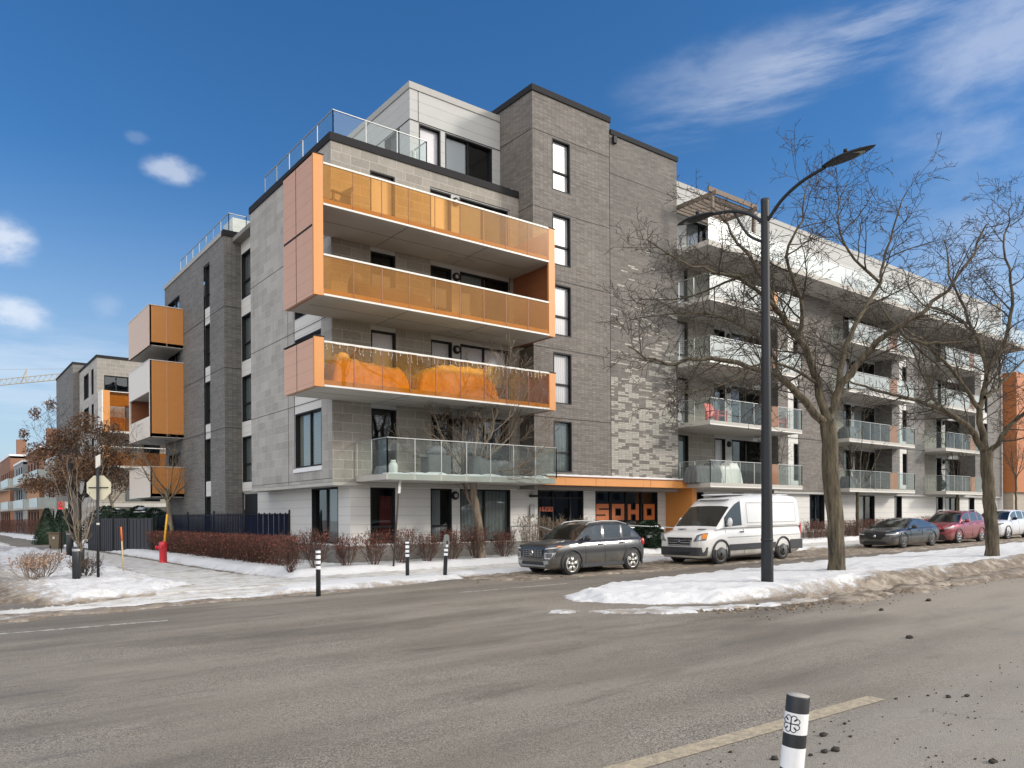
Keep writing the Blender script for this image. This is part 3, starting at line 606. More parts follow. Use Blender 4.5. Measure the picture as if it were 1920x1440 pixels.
# --- long wing to the right
def fx(px, Y): return PY(px, 850, Y).x
YW = 26.0
bays = [dict(x0=29.45, pl=37.9, pr=43.4, wpr=fx(1443,YW), sy=23.0, sr=37.2, sl=29.47, strip=(1478,1489,1498), N=(1270,1291), Bw=(1340,1361), C=(1373,1431)),
        dict(x0=43.4, pl=50.8, pr=55.4, wpr=fx(1647,YW), sy=23.8, sr=51.6, sl=43.42, strip=(1687,1693,1701), N=None, Bw=(1582,1597), C=(1603,1641)),
        dict(x0=55.4, pl=63.7, pr=68.7, wpr=fx(1805,YW), sy=23.5, sr=61.9, sl=55.42, strip=(1840,1846,1852), N=None, Bw=(1755,1766), C=(1773,1800))]
sn = 0
for bi, b in enumerate(bays):
    zs = (3.5, 14.7)
    f = Facade('Y', YW, b['x0'], b['wpr'], 3.25, 14.7, BLK)
    xa, xb = fx(b['Bw'][0],YW), fx(b['C'][1],YW)+.1
    f.hole(xa, xb, 3.25, 14.7)
    if b['N']:
        na, nb = b['x0']+.02, fx(b['N'][1],YW)
        for k in (1,2,3,4): f.win(na, nb, HEAD[k]-2.6, HEAD[k]+.05, h=(.36,), style=('grey','white','white','blind')[k-1])
    f.build(B)
    f = Facade('Y', YW+.03, xa, xb, 3.25, 14.7, SIDT, 'cladding')
    for k in (1,2,3,4):
        st = ['dark','blind','curtain','dark','slat','curtain','dark','blind','dark','dark','curtain','blind'][(bi*4+k)%12]
        f.win(xa+.03, fx(b['Bw'][1],YW), HEAD[k]-2.5, HEAD[k]+.05, h=(), style=st); f.win(fx(b['C'][0],YW), xb-.1, HEAD[k]-2.5, HEAD[k]+.05, 'balcony_door', v=(.5,), style='curtain' if (bi+k)%3==0 else 'dark')
    f.build(B)
    for k in (1,2,3,4):
        m = MB(); xc = (fx(b['Bw'][1],YW)+fx(b['C'][0],YW))/2; m.lathe([(.16,0),(.16,-.07),(.11,-.1)],(xc,YW+.03,HEAD[k]-.22),12,'y'); m.build('wall_light', BLACK, B)
    # pier
    f = Facade('Y', 24.9, b['pl'], b['pr'], 3.25, 14.7, BRKD if bi else BRK)
    s0, s1, s2 = [fx(q,24.9) for q in b['strip']]
    f.hole(s0, s2, 3.6, 14.6); f.build(B)
    f = Facade('Y', 24.93, s0, s2, 3.6, 14.6, SID, 'cladding')
    for k in (1,2,3,4): f.win(s1, s2-.02, HEAD[k]-2.15, HEAD[k]-.03, style='dark')
    f.build(B)
    m = MB(); m.box(b['pl'],b['pl']+.02,24.91,YW+.1,3.25,14.7); m.box(b['pr']-.02,b['pr'],24.91,YW+.1,3.25,14.7); m.build('pier_side', BRKD, B)
    m = MB()
    for z in (6.3,9.25,12.2): m.box(b['pl'],b['pr'],24.893,24.902,z-.015,z+.015)
    m.build('movement_joint', BLACK, B)
    for k in (1,2,3,4):
        zf = SOF[k-1]+.02 if k>1 else 3.28
        m = MB(); m.box(b['sl'],b['sr'],b['sy'],YW-.01,zf,zf+.2); o = reg(m.build('balcony', CONC, B))
        fr = k in (3,4) or (k==2)
        rail_run(o, [(b['sl']+.03,24.85 if bi==0 else 25.9),(b['sl']+.03,b['sy']+.02)], zf+.22, zf+1.25, GCLR, 1.2, toe=.1, name='side_balustrade')
        xs = b['sl']+.03; xr = b['sr']-.03; ra = xs+(xr-xs)*.60; rb = xs+(xr-xs)*.72
        g = GFRO if k>=2 else GCLR
        if k==2: g = GCLR
        rail_run(o, [(xs,b['sy']+.02),(ra,b['sy']+.02)], zf+.22, zf+1.25, g, 1.2, toe=.2)
        rail_run(o, [(rb,b['sy']+.02),(xr,b['sy']+.02),(xr,24.85)], zf+.22, zf+1.25, g, 1.2, toe=.2)
        m = MB(); m.box(ra,rb,b['sy']+.005,b['sy']+.02,zf+.02,zf+1.25); m.build('privacy_panel', GBRO if not (bi==0 and k==4) else PANO, o)
        m = MB(); m.box(xs,xr,b['sy']-.003,b['sy']+.03,zf-.01,zf+.05)
        m.build('edge_trim', WHITEM, o)
f = Facade('Y', 25.2, 30.25, 69.0, .9, 3.35, SID)
for a,b_,zt in ((1306,1319,1),(1373,1394,1),(1440,1474,1),(1518,1546,1),(1609,1640,1),(1677,1691,1),(1755,1768,1),(1772,1799,1),(1816,1827,1)):
    f.win(PY(a,930,25.2).x, PY(b_,930,25.2).x, 1.05, 3.12, style=('dark','curtain','dark','curtain')[(a//7)%4], v=(.5,) if b_-a>20 else ())
f.build(B)
m = MB(); m.box(30.25,69.0,25.22,25.5,-.1,.9); m.build('foundation', CONCD, B)
m = MB(); m.box(30.25,68.7,24.92,25.25,3.13,3.28); m.box(29.5,68.7,25.25,26.1,3.1,3.26); m.build('fascia', FLASHL, B)
m = MB(); m.box(29.46,68.9,23.0,YW+.3,14.7,14.95); m.build('terrace_slab', CONC, B)
rail_run(B, [(29.5,23.05),(68.9,23.05)], 14.97, 16.0, GFRO, 2.4, toe=.05)
f = Facade('Y', YW, 29.45, 68.9, 14.95, 18.8, SIDT)
for x in (31.5,39,47,55,62): f.win(x, x+2.4, 15.0, 17.3, 'balcony_door', v=(.5,), style='curtain')
f.build(B)
m = MB(); m.box(29.45,68.95,25.95,34,18.8,19.05); m.build('parapet_cap', FLASHL, B)
m = MB(); m.box(68.7,68.9,24.9,36,0.2,18.8); m.build('end_wall', SID, B)
m = MB(); m.box(29.5,68.7,33.9,34,0,18.8); m.build('rear_wall', BLKS, B)
# pergola on the roof terrace
pg = thing('pergola', 'weathered brown timber pergola on the white roof terrace behind the street lamp', 'pergola', (31.5,24.6,14.95))
WOOD = simple('weathered_timber', (.17,.135,.11), .85, var=.3, sc=4, bump=.2)
for x in (30.2,33.5):
    for y in (23.35,25.85): m = MB(); m.box(x-.07,x+.07,y-.07,y+.07,14.96,17.45); m.build('post', WOOD, pg)
m = MB()
for y in (23.35,25.85): m.box(29.9,33.75,y-.04,y+.04,17.45,17.68)
for x in (30.2,33.5): m.box(x-.04,x+.04,23.1,26.0,17.3,17.5)
m.build('beam', WOOD, pg)
m = MB()
for i in range(9): m.box(30.3,33.4,23.5+i*.28,23.56+i*.28,17.3,17.44)
m.build('slat', WOOD, pg)

# --- orange fronted building at the far right
ob = thing('orange_building', 'orange panelled building end beyond the long apartment wing, at the right picture edge', 'building', (72,25,0))
m = MB(); m.box(69.2,84,24.0,36,3.6,13.2); m.build('upper_volume', siding('rust_orange_cladding', 20, (.38,.135,.045), 2.4, .6), ob)
m = MB(); m.box(69.3,84,24.3,36,-.2,3.6); m.build('ground_floor', siding('beige_siding', .33, (.36,.31,.25)), ob)
m = MB()
for z in (6.4,9.3): m.box(69.19,84,23.985,24.0,z,z+.03)
m.build('seam', BROWN, ob)

# --- second building down the side street
b2 = thing('apartment_building', 'smaller grey block and brick building down the side street behind the brown leafed tree', 'building', (12,73,0))
f = Facade('Y', 73, 11.85, 19, 0, 15.6, BLK); f.win(12.4, 14.3, 12.5, 14.15, v=(.5,), style='dark'); f.win(15.4,17.6,12.5,14.3,style='dark')
for z in (3.4,6.4,9.4): f.win(14.0,16.8,z,z+2.3,'balcony_door',v=(.5,),style='curtain')
f.build(b2)
f = Facade('X', 11.85, 73, 82, 0, 15.6, BLKS)
for k in (1,2,3,4): f.win(74.5,75.6,HEAD[k]-2.2,HEAD[k],style='dark'); f.win(77.0,79.5,HEAD[k]-2.2,HEAD[k],v=(.5,),style='dark')
f.build(b2)
f = Facade('X', 11.3, 82, 93, 0, 16.4, BRKD); f.win(86,87,9,11,style='dark'); f.win(86,87,6,8,style='dark'); f.build(b2)
f = Facade('Y', 82, 11.3, 13.6, 0, 16.4, BRKD); f.build(b2)
m = MB(); m.box(11.9,19,73.2,82,15.2,15.4); m.box(11.4,19,82.1,93,15.9,16.2); m.box(18.9,19,73,93,0,15.4); m.build('roof', CONCD, b2)
m = MB(); m.box(11.8,19,72.95,73.3,15.58,15.82); m.box(11.8,12.1,73.3,82,15.58,15.82); m.box(11.25,13.65,81.95,82.3,16.4,16.6); m.box(11.25,11.6,82.3,93,16.4,16.6); m.build('parapet_cap', CAPM, b2)
for z0,z1 in ((6.2,8.0),(9.1,12.6)):
    m = MB(); m.box(12.0,19,71.2,72.98,z0,z0+.2); o = reg(m.build('balcony', CONC, b2))
    m = MB(); m.box(12.0,12.5,71.1,71.2,z0,z1); m.build('front_panel', PANO, o); m = MB(); m.box(11.9,12.0,71.1,72.98,z0,z1); m.build('side_panel', PANW, o)
    m = MB(); m.box(12.5,19,71.14,71.16,z0+.2,z0+1.3); 
    if z1 > 10: m.box(12.5,19,71.14,71.16,z1-1.3,z1-.1)
    m.build('glass_panel', GORD, o); m = MB(); m.box(12.5,19,71.1,71.14,z0,z0+.06); m.build('edge_trim', WHITEM, o); m = MB(); m.box(12.5,19,71.1,71.14,z1-.1,z1-.04); m.build('handrail', WHITEM, o)
m = MB(); m.box(11,19,70.6,73,2.9,3.2); m.build('porch_roof', CONC, b2)
# town houses farther down
TB = simple('brown_brick', (.20,.10,.06), .85, obj=False); TG = simple('grey_render', (.22,.23,.24), .8, obj=False); TW = simple('pale_stone', (.42,.42,.40), .8, obj=False)
def town(x, y0, y1, z, mat, lab, orange=False, seed=0):
    t = thing('town_house', lab, 'house', (x,y0,0), 'town houses down the side street')
    f = Facade('X', x, y0, y1, -1, z, mat)
    n = max(1,int((y1-y0)/3.2))
    for i in range(n):
        for j in range(int(z//3)): f.win(y0+.8+i*3.2, y0+2.1+i*3.2, .9+j*3, 2.8+j*3, style='dark' if (i+j+seed)%2 else 'curtain')
    f.build(t); m = MB(); m.box(x+.01,x+9,y0,y0+.1,-1,z); m.box(x+.02,x+9,y0,y1,z-.3,z-.01); m.build('side_wall', mat, t)
    m = MB(); m.box(x-.1,x+9,y0-.1,y1,z,z+.25); m.build('roof', SNOWC, t)
    m = MB(); m.box(x-1.6,x,y0+.5,y1-.5,3.0,3.2); m.box(x-1.6,x,y0+.5,y1-.5,6.0,6.2); m.build('balcony', CONC, t)
    m = MB(); m.box(x-1.62,x-1.56,y0+.5,y1-.5,3.2,4.2); m.box(x-1.62,x,y0+.5,y0+.55,3.2,4.2); m.box(x-1.62,x-1.56,y0+.5,y1-.5,6.2,7.2); m.box(x-1.62,x,y0+.5,y0+.55,6.2,7.2); m.build('balustrade', GFRO, t)
    if orange: m = MB(); m.box(x-.05,x,y0+.4,y1-.4,4.4,6.0); m.build('orange_panel', PANO, t); m = MB(); m.box(x+1,x+2.2,y0+2,y0+3,z,z+2.6); m.build('chimney', TB, t)
town(11.4, 95, 104, 8.4, TW, 'nearest pale stone town house beyond the brick stair tower', seed=1)
town(11.0, 105, 118, 10.2, TB, 'brown brick town house with a chimney and an orange panel between balconies', True)
town(10.6, 119, 131, 9.4, TG, 'grey town house with snowy roof, third along the side street', seed=1)
town(10.2, 132, 150, 11.0, TB, 'farther brown brick town house near the left picture edge', True, 1)
town(9.8, 151, 175, 10.5, TG, 'farthest grey town house at the left picture edge', seed=1)

# ================================================================== GROUND
def vnoise(x, y, seed=0):
    xi = np.floor(x).astype(np.int64); yi = np.floor(y).astype(np.int64); xf = x-xi; yf = y-yi
    def h(a, b):
        n = (a*374761393 + b*668265263 + seed*982451653) & 0xffffffff; n = ((n ^ (n >> 13))*1274126177) & 0xffffffff
        return ((n ^ (n >> 16)) & 0xffff)/65535.0
    sx = xf*xf*(3-2*xf); sy = yf*yf*(3-2*yf)
    return (h(xi,yi)*(1-sx)+h(xi+1,yi)*sx)*(1-sy)+(h(xi,yi+1)*(1-sx)+h(xi+1,yi+1)*sx)*sy
def fbm(x, y, o=4, seed=0, g=.5):
    r = 0; a = 1; t = 0
    for i in range(o): r = r+a*vnoise(x*2**i, y*2**i, seed+i); t += a; a *= g
    return r/t
def zgn(X, Y): return .010*np.minimum(X, 90) - .003*np.clip(Y, -40, 150)
def sdist(X, Y, poly):
    d = np.full(X.shape, 1e9); ins = np.zeros(X.shape, bool); n = len(poly)
    for i in range(n):
        (x0,y0),(x1,y1) = poly[i],poly[(i+1)%n]; dx,dy = x1-x0,y1-y0; L2 = dx*dx+dy*dy
        t = np.clip(((X-x0)*dx+(Y-y0)*dy)/L2, 0, 1); d = np.minimum(d, np.hypot(X-x0-t*dx, Y-y0-t*dy))
        c = ((y0 > Y) != (y1 > Y)) & (X < (x1-x0)*(Y-y0)/((y1-y0) if y1 != y0 else 1e-9)+x0); ins ^= c
    return np.where(ins, d, -d)
def axis(a, b, s0, grow=1.0, smax=.6):
    r = [a]; s = s0
    while r[-1] < b: r.append(r[-1]+s); s = min(smax, s*grow)
    return np.array(r)
def patch(name, poly, mat, hgt, edge, lump=.05, jag=.15, dirt=None, xs=None, ys=None, label=None, seed=0, z0=0.0, lsc=2.2, kind='structure', extra=None):
    px = [p[0] for p in poly]; py = [p[1] for p in poly]
    xs = xs if xs is not None else axis(min(px)-.6, max(px)+.6, .09, 1.004); ys = ys if ys is not None else axis(min(py)-.6, max(py)+.6, .09, 1.004)
    X, Y = np.meshgrid(xs, ys, indexing='ij'); d0 = sdist(X, Y, poly); d = d0 + (fbm(X*1.3,Y*1.3,4,seed)-.5)*jag*3 + (vnoise(X*7,Y*7,seed+9)-.5)*jag*.5
    s = np.clip(d/edge, 0, 1); s = s*s*(3-2*s)
    lu = (fbm(X*lsc,Y*lsc,5,seed+3,.6)-.5)*lump*2 + (np.abs(vnoise(X*6,Y*6,seed+5)-.5))*lump*.8
    Z = zgn(X,Y)+z0+hgt*s+lu*np.clip(d/.12,0,1)+.004
    Z = Z-.10*np.clip(vnoise(X*2.6,Y*2.6,seed+15)-.66,0,1)*np.clip(d/.3,0,1)*(hgt>.1)
    if extra is not None: Z = Z+extra(X,Y,d)*np.clip(d/.1,0,1)
    Z = np.where(d < 0, zgn(X,Y)-.05, Z)
    nx, ny = X.shape; keep = d > -.02; idx = np.arange(nx*ny).reshape(nx,ny)
    k = keep[:-1,:-1]|keep[1:,:-1]|keep[:-1,1:]|keep[1:,1:]
    F = np.stack([idx[:-1,:-1][k],idx[1:,:-1][k],idx[1:,1:][k],idx[:-1,1:][k]],1)
    used = np.unique(F); rem = np.zeros(nx*ny,int)-1; rem[used] = np.arange(len(used)); F = rem[F]
    V = np.stack([X.ravel()[used],Y.ravel()[used],Z.ravel()[used]],1)
    me = bpy.data.meshes.new(name); me.vertices.add(len(V)); me.vertices.foreach_set('co', V.ravel()); me.loops.add(F.size); me.loops.foreach_set('vertex_index', F.ravel())
    me.polygons.add(len(F)); me.polygons.foreach_set('loop_start', np.arange(len(F))*4); me.polygons.foreach_set('loop_total', np.full(len(F),4)); me.polygons.foreach_set('use_smooth', np.ones(len(F),bool)); me.update(); me.validate()
    a = me.attributes.new('dirt','FLOAT','POINT'); D = dirt(X,Y,d) if dirt is not None else np.zeros_like(X)
    a.data.foreach_set('value', D.ravel()[used].astype(np.float32)); me.materials.append(mat)
    o = bpy.data.objects.new(name, me); COL.objects.link(o); struct(o, kind, label); return o

# one sheet to the horizon
xs = np.unique(np.concatenate([np.linspace(-900,-40,8),np.linspace(-40,90,40),np.linspace(90,1500,12)])); ys = np.unique(np.concatenate([np.linspace(-900,-40,8),np.linspace(-40,150,50),np.linspace(150,1500,12)]))
X,Y = np.meshgrid(xs,ys,indexing='ij'); Z = zgn(X,Y); n1,n2 = X.shape; idx = np.arange(n1*n2).reshape(n1,n2)
me = bpy.data.meshes.new('road'); me.from_pydata(np.stack([X.ravel(),Y.ravel(),Z.ravel()],1).tolist(), [], np.stack([idx[:-1,:-1].ravel(),idx[1:,:-1].ravel(),idx[1:,1:].ravel(),idx[:-1,1:].ravel()],1).tolist()); me.materials.append(ASPH)
o = bpy.data.objects.new('road', me); COL.objects.link(o); struct(o)

def strip(name, pts, w, mat, z=.004, label=None):
    m = MB()
    for (x0,y0),(x1,y1) in zip(pts,pts[1:]):
        L_ = math.hypot(x1-x0,y1-y0); nx,ny = -(y1-y0)/L_*w/2,(x1-x0)/L_*w/2; n = max(1,int(L_/2))
        for i in range(n):
            a,b = i/n,(i+1)/n; P = [(x0+(x1-x0)*t+nx*s,y0+(y1-y0)*t+ny*s) for t,s in ((a,-1),(b,-1),(b,1),(a,1))]
            m.quad(*[(p[0],p[1],zg(*p)+z) for p in P])
    return struct(m.build(name, mat), 'structure', label)
PW = NM('worn_white_paint', .7); _n = PW.noise(PW.pos(), 7, 8, .75); PW.color(PW.mix(PW.ramp(_n,.42,.58), (.18,.165,.14), (.50,.48,.44))); PW = PW.m
PYL = NM('salty_yellow_line', .8); _n = PYL.noise(PYL.pos(), 14, 8, .75); PYL.color(PYL.mix(PYL.ramp(_n,.35,.6), (.22,.19,.15), (.42,.355,.25))); PYL.bump(_n, .6, .02); PYL = PYL.m
strip('lane_line', [(-6,16.9),(3.8,15.95)], .11, PW); strip('lane_line', [(10.7,16.15),(14.2,15.98)], .10, PW)
strip('edge_line', [(2.0,4.32),(3.5,4.24),(6.0,4.13),(7.9,4.05)], .20, PYL, .006)
# sidewalk & icy paths
patch('pavement', [(5.2,21.1),(70,21.1),(70,23.3),(9.2,23.4),(8.6,27),(8.4,60),(6.4,60),(6.2,28),(5.6,24.4),(4.2,21.0)], ICY, .06, .2, .012, .1, seed=21, xs=axis(3.5,71,.12,1.01,1), ys=axis(20.4,61,.12,1.01,.6))
patch('pavement', [(0.5,19.0),(5,19.2),(8,19.3),(9.5,21.3),(5.2,22.0),(3.0,20.4),(0,20.0)], ICY, .03, .25, .012, .15, seed=22)
road_d = lambda X,Y,d: 1-np.clip(d/.5,0,1)
# verge between kerb and pavement
def dv(X,Y,d): return np.clip(.75-(Y-18.7-.10*np.clip(X-8,0,9))/1.1,0,1)*.9 + (X>13)*(1-np.clip((Y-19.6)/.5,0,1))*.35
patch('snowy_verge', [(6.6,18.75),(9.7,18.95),(12.5,19.45),(15,19.75),(71,19.75),(71,21.05),(15,21.1),(10,21.3),(7.6,20.6)], SNOW, .13, .5, .05, .16, dv, label='trampled snow strip between road and pavement', seed=31, xs=axis(5.8,72,.08,1.008,.6))
# planting bed snow in front of the building
patch('snowy_bed', [(9.3,23.5),(70,23.35),(70,26.3),(12.6,26.3),(12.6,60),(8.9,60),(8.8,30),(9.0,26)], SNOW, .24, .6, .05, .14, lambda X,Y,d: .12+.35*(1-np.clip(d/.3,0,1)), seed=41, xs=axis(8.2,71,.1,1.01,.8), ys=axis(22.9,61,.1,1.01,.8))
# corner mound with the stop sign
patch('snow_mound', [(2.2,20.8),(3.0,20.6),(4.6,20.9),(6.2,23.0),(6.1,27.0),(6.3,36),(6.2,60),(4.6,60),(2.0,45),(1.5,30),(1.4,23)], SNOW, .20, .8, .11, .25, lambda X,Y,d: .30+.45*(1-np.clip(d/.4,0,1))+.35*np.clip((3.2-X)/1.5,0,1), seed=51, xs=axis(.6,7,.08), ys=axis(20,61,.08,1.008,.5))
# rough ploughed side street
patch('snowy_side_street', [(-30,20.6),(1.6,20.4),(1.9,30),(2.5,46),(5.5,62),(5.5,180),(-30,180)], SNOW, .14, 1.2, .16, .4, lambda X,Y,d: .74-.3*np.clip((Y-34)/20,0,1), seed=61, xs=axis(-31,6.3,.25,1,.3), ys=axis(19.6,181,.12,1.012,2), lsc=1.4)
patch('snowy_bed', [(8.6,60),(70,60),(70,70),(12,190),(8.6,190)], SNOW, .3, 1, .1, .4, None, seed=66, xs=axis(8,71,.5,1.03,3), ys=axis(59,190,.5,1.03,3))
# central reservation
MED = [(11.4,12.5),(12.0,11.3),(13.3,10.2),(15.8,9.4),(20,9.0),(30,8.95),(75,8.7),(75,15.0),(24,15.0),(16.4,14.75),(13.8,14.35),(12.1,13.7)]
def med_d(X,Y,d):
    near = 1-np.clip((Y-8.9-.25*np.clip(16-X,0,6))/1.5,0,1); wob = (fbm(X*.8,Y*.8,3,77)-.5)*.8
    return np.clip(near*1.25*np.clip((X-10.5)/5,.1,1)+wob*near,0,1.2)+.28*(1-np.clip(d/.2,0,1))
def med_x(X,Y,d): return .16*np.exp(-((d-.75)/.35)**2)*np.clip((X-13)/4,0,1)*(Y<12)*(.5+fbm(X*1.6,Y*1.6,3,5))
patch('central_reservation', MED, SNOW, .17, .7, .06, .20, med_d, seed=71, xs=axis(9.2,76,.06,1.006,.6), ys=axis(8.0,15.8,.06), label='snow covered central reservation with a brown slush edge', extra=med_x)
# slush skirts on the asphalt
SL = dict(hgt=.025, edge=.2, lump=.03, jag=.5)
SLM = lambda v: (lambda X,Y,d: v+(fbm(X*3,Y*3,3,9)-.5)*.6)
patch('slush', [(10.1,11.6),(10.7,10.7),(12.3,9.5),(16,8.6),(16,9.3),(12.2,10.2),(10.6,11.3)], SNOW, dirt=SLM(.45), seed=81, kind='stuff', label='thin grey white slush skirting the nose of the reservation', **SL)
patch('slush', [(15,8.35),(30,8.25),(75,8.1),(75,9.0),(15,9.2)], SNOW, dirt=SLM(.95), seed=82, kind='stuff', label='brown slush ridge along the near side of the reservation', xs=axis(14,76,.1,1.01,.6), **{**SL,'hgt':.07,'lump':.08})
patch('slush', [(13.2,18.2),(15,17.3),(40,16.3),(70,16.1),(70,20),(13.0,19.9)], SNOW, dirt=SLM(.92), seed=83, kind='stuff', label='brown churned slush under and beside the parked cars', xs=axis(12.5,71,.09,1.01,.5), **{**SL,'hgt':.03,'lump':.05,'jag':.25})
patch('slush', [(-8,18.6),(2,18.1),(6.0,18.35),(9.0,18.65),(9.4,19.1),(5,19.2),(-8,20.9)], SNOW, dirt=SLM(.72), seed=84, kind='stuff', label='dirty slush across the mouth of the side street', **{**SL,'jag':.4})
patch('slush', [(3.0,18.95),(6.4,19.0),(7.4,19.35),(5.6,19.6),(3.2,19.4)], SNOW, dirt=SLM(.1), seed=85, kind='stuff', label='white streak of slush at the foot of the corner', **{**SL,'jag':.3})
# broken crusts of ploughed snow along the edges
def chunks(name, mat, n, f, label, seed):
    rg = random.Random(seed); m = MB()
    for i in range(n):
        x, y, r = f(rg); m.blob((x,y,zg(x,y)+r*.25),(r*rg.uniform(.8,1.5),r*rg.uniform(.7,1.2),r*.6),i,.9,3)
    struct(m.build(name, mat), 'stuff', label)
def _cf(rg):
    x = 12+abs(rg.gauss(0,1))*12; return x, 9.0+max(0,13.5-x)*.6-abs(rg.gauss(0,.28)), rg.uniform(.015,.055)
SLUSHM = simple('grey_slush', (.19,.15,.11), .9, var=.5, sc=9, bump=.4)
chunks('slush_chunks', SLUSHM, 420, _cf, 'broken brown slush lumps along the near edge of the reservation', 3)
chunks('snow_chunks', simple('dirty_snow', (.46,.44,.41), .85, var=.3, sc=9, bump=.4), 260, lambda rg: (rg.uniform(1.5,9.5), 20.6-.15*rg.random()*6-abs(rg.gauss(0,.3)), rg.uniform(.015,.05)), 'broken snow lumps along the kerb of the corner', 4)
chunks('slush_chunks', SLUSHM, 420, lambda rg: (rg.uniform(12.5,60), 19.3-abs(rg.gauss(0,.9)), rg.uniform(.015,.05)), 'broken slush lumps under and around the parked cars', 5)
# clods of frozen dirt on the asphalt
DIRT = simple('frozen_dirt', (.035,.03,.025), .95, var=.4, sc=20)
CL = ['largest lone clod on the open asphalt right of the second tree','flat clod close to the slush ridge beside the second tree','clod touching the slush ridge, right of the second tree','clod at the end of the yellow line, above the pair','large dark clod just right of the leaning bollard pair','flatter clod left of its larger neighbour beside the leaning bollard','clod immediately left of the leaning bollard foot','small clod between yellow line and leaning bollard','dark clod in the upper row right of the yellow line end','rightmost dark clod of the upper row','broad clod in the bottom right corner','small clod just past the yellow line end','dark clod on the asphalt below the lamp post foot','tiny clod right of the yellow line','small clod above the pair beside the leaning bollard','crumb of dirt touching the right side of the leaning bollard','small clod below the yellow line, left of the leaning bollard']
rg = random.Random(5)
def clod(x, y, r, i, mat=DIRT, name='clod', lab=''):
    m = MB(); z = zg(x,y); m.blob((0,0,r*.35),(r*1.2,r*.8,r*.55),i,.5,5); o = m.build(name, mat); o.location = (x,y,z); return o
for i,(px,py,r) in enumerate([(1705,1197,.055),(1652,1145,.05),(1741,1127,.06),(1544,1380,.035),(1567,1408,.038),(1546,1411,.03),(1452,1424,.032),(1584,1358,.02),(1778,1308,.03),(1813,1306,.03),(1862,1430,.035),(1740,1305,.018),(1420,1136,.05),(1680,1311,.018),(1595,1382,.018),(1520,1417,.02),(1370,1411,.018)]):
    d = ray(px,py); t = EYE/(.010*d.x-.003*d.y-d.z); p = E0+d*t
    tag(clod(p.x,p.y,r,i), CL[i], 'dirt clod', 'clods of dirt on the near road')
m = MB()
for i in range(420):
    x = rg.uniform(2.5,11); y = rg.uniform(.6,4.0); r = rg.uniform(.004,.013); m.blob((x,y,zg(x,y)+r*.4),(r,r*.8,r*.6),i,.3,3)
for i in range(260):
    x = rg.uniform(12,45); y = 8.6-abs(rg.gauss(0,.35)); r = rg.uniform(.006,.02); m.blob((x,y,zg(x,y)+r*.4),(r,r*.8,r*.6),i,.3,3)
struct(m.build('grit', DIRT), 'stuff', 'loose grit and crumbs scattered over the asphalt')

# ================================================================== VEHICLES
def paint(name, c, rough=.32, metal=.35, dust=(.30,.27,.22), damt=.55, zd=.72):
    m = NM(name, rough, metal); p = m.pos(True); n = m.noise(p, 2.2, 6, .65); sp = m.n('SeparateXYZ'); m.L.new(p, sp.inputs[0])
    d = m.M('MULTIPLY', m.ramp(sp.outputs[2], zd, .2, 0, damt), m.ramp(n, .3, .65, .3, 1)); m.color(m.mix(m.M('ADD', d, m.M('MULTIPLY', n, .08)), c, dust))
    m.b.inputs['Coat Weight'].default_value = .7; m.b.inputs['Coat Roughness'].default_value = .06
    r = m.M('ADD', m.M('MULTIPLY', d, .5), rough); m.L.new(r, m.b.inputs['Roughness']); return m.m
TYRE = simple('tyre_rubber', (.022,.022,.023), .85, var=.4, sc=8); PLAS = simple('dark_plastic', (.03,.032,.037), .6, var=.25, sc=4); CGLASS = glass('car_glass', (.20,.23,.23), .30, rough=.10)
RIMM = simple('alloy', (.62,.61,.58), .3, .8, .05); STEEL = simple('steel_rim', (.20,.20,.20), .5, .5); CHROME = simple('chrome', (.75,.76,.78), .12, 1, .02); HLAMP = simple('headlamp_lens', (.62,.65,.68), .08, .2, .15, 25, coat=1)
AMBER = simple('amber_lens', (.75,.25,.04), .2); REDL = simple('red_lens', (.45,.02,.02), .15, coat=1); GRIL = simple('grille_mesh', (.012,.013,.016), .4); SEAT = simple('car_interior', (.03,.03,.033), .8)
def interp(st, x, k):
    for a, b in zip(st, st[1:]):
        if a[0] <= x <= b[0]:
            t = (x-a[0])/(b[0]-a[0]); return a[k]+(b[k]-a[k])*t
    return st[0][k] if x < st[0][0] else st[-1][k]
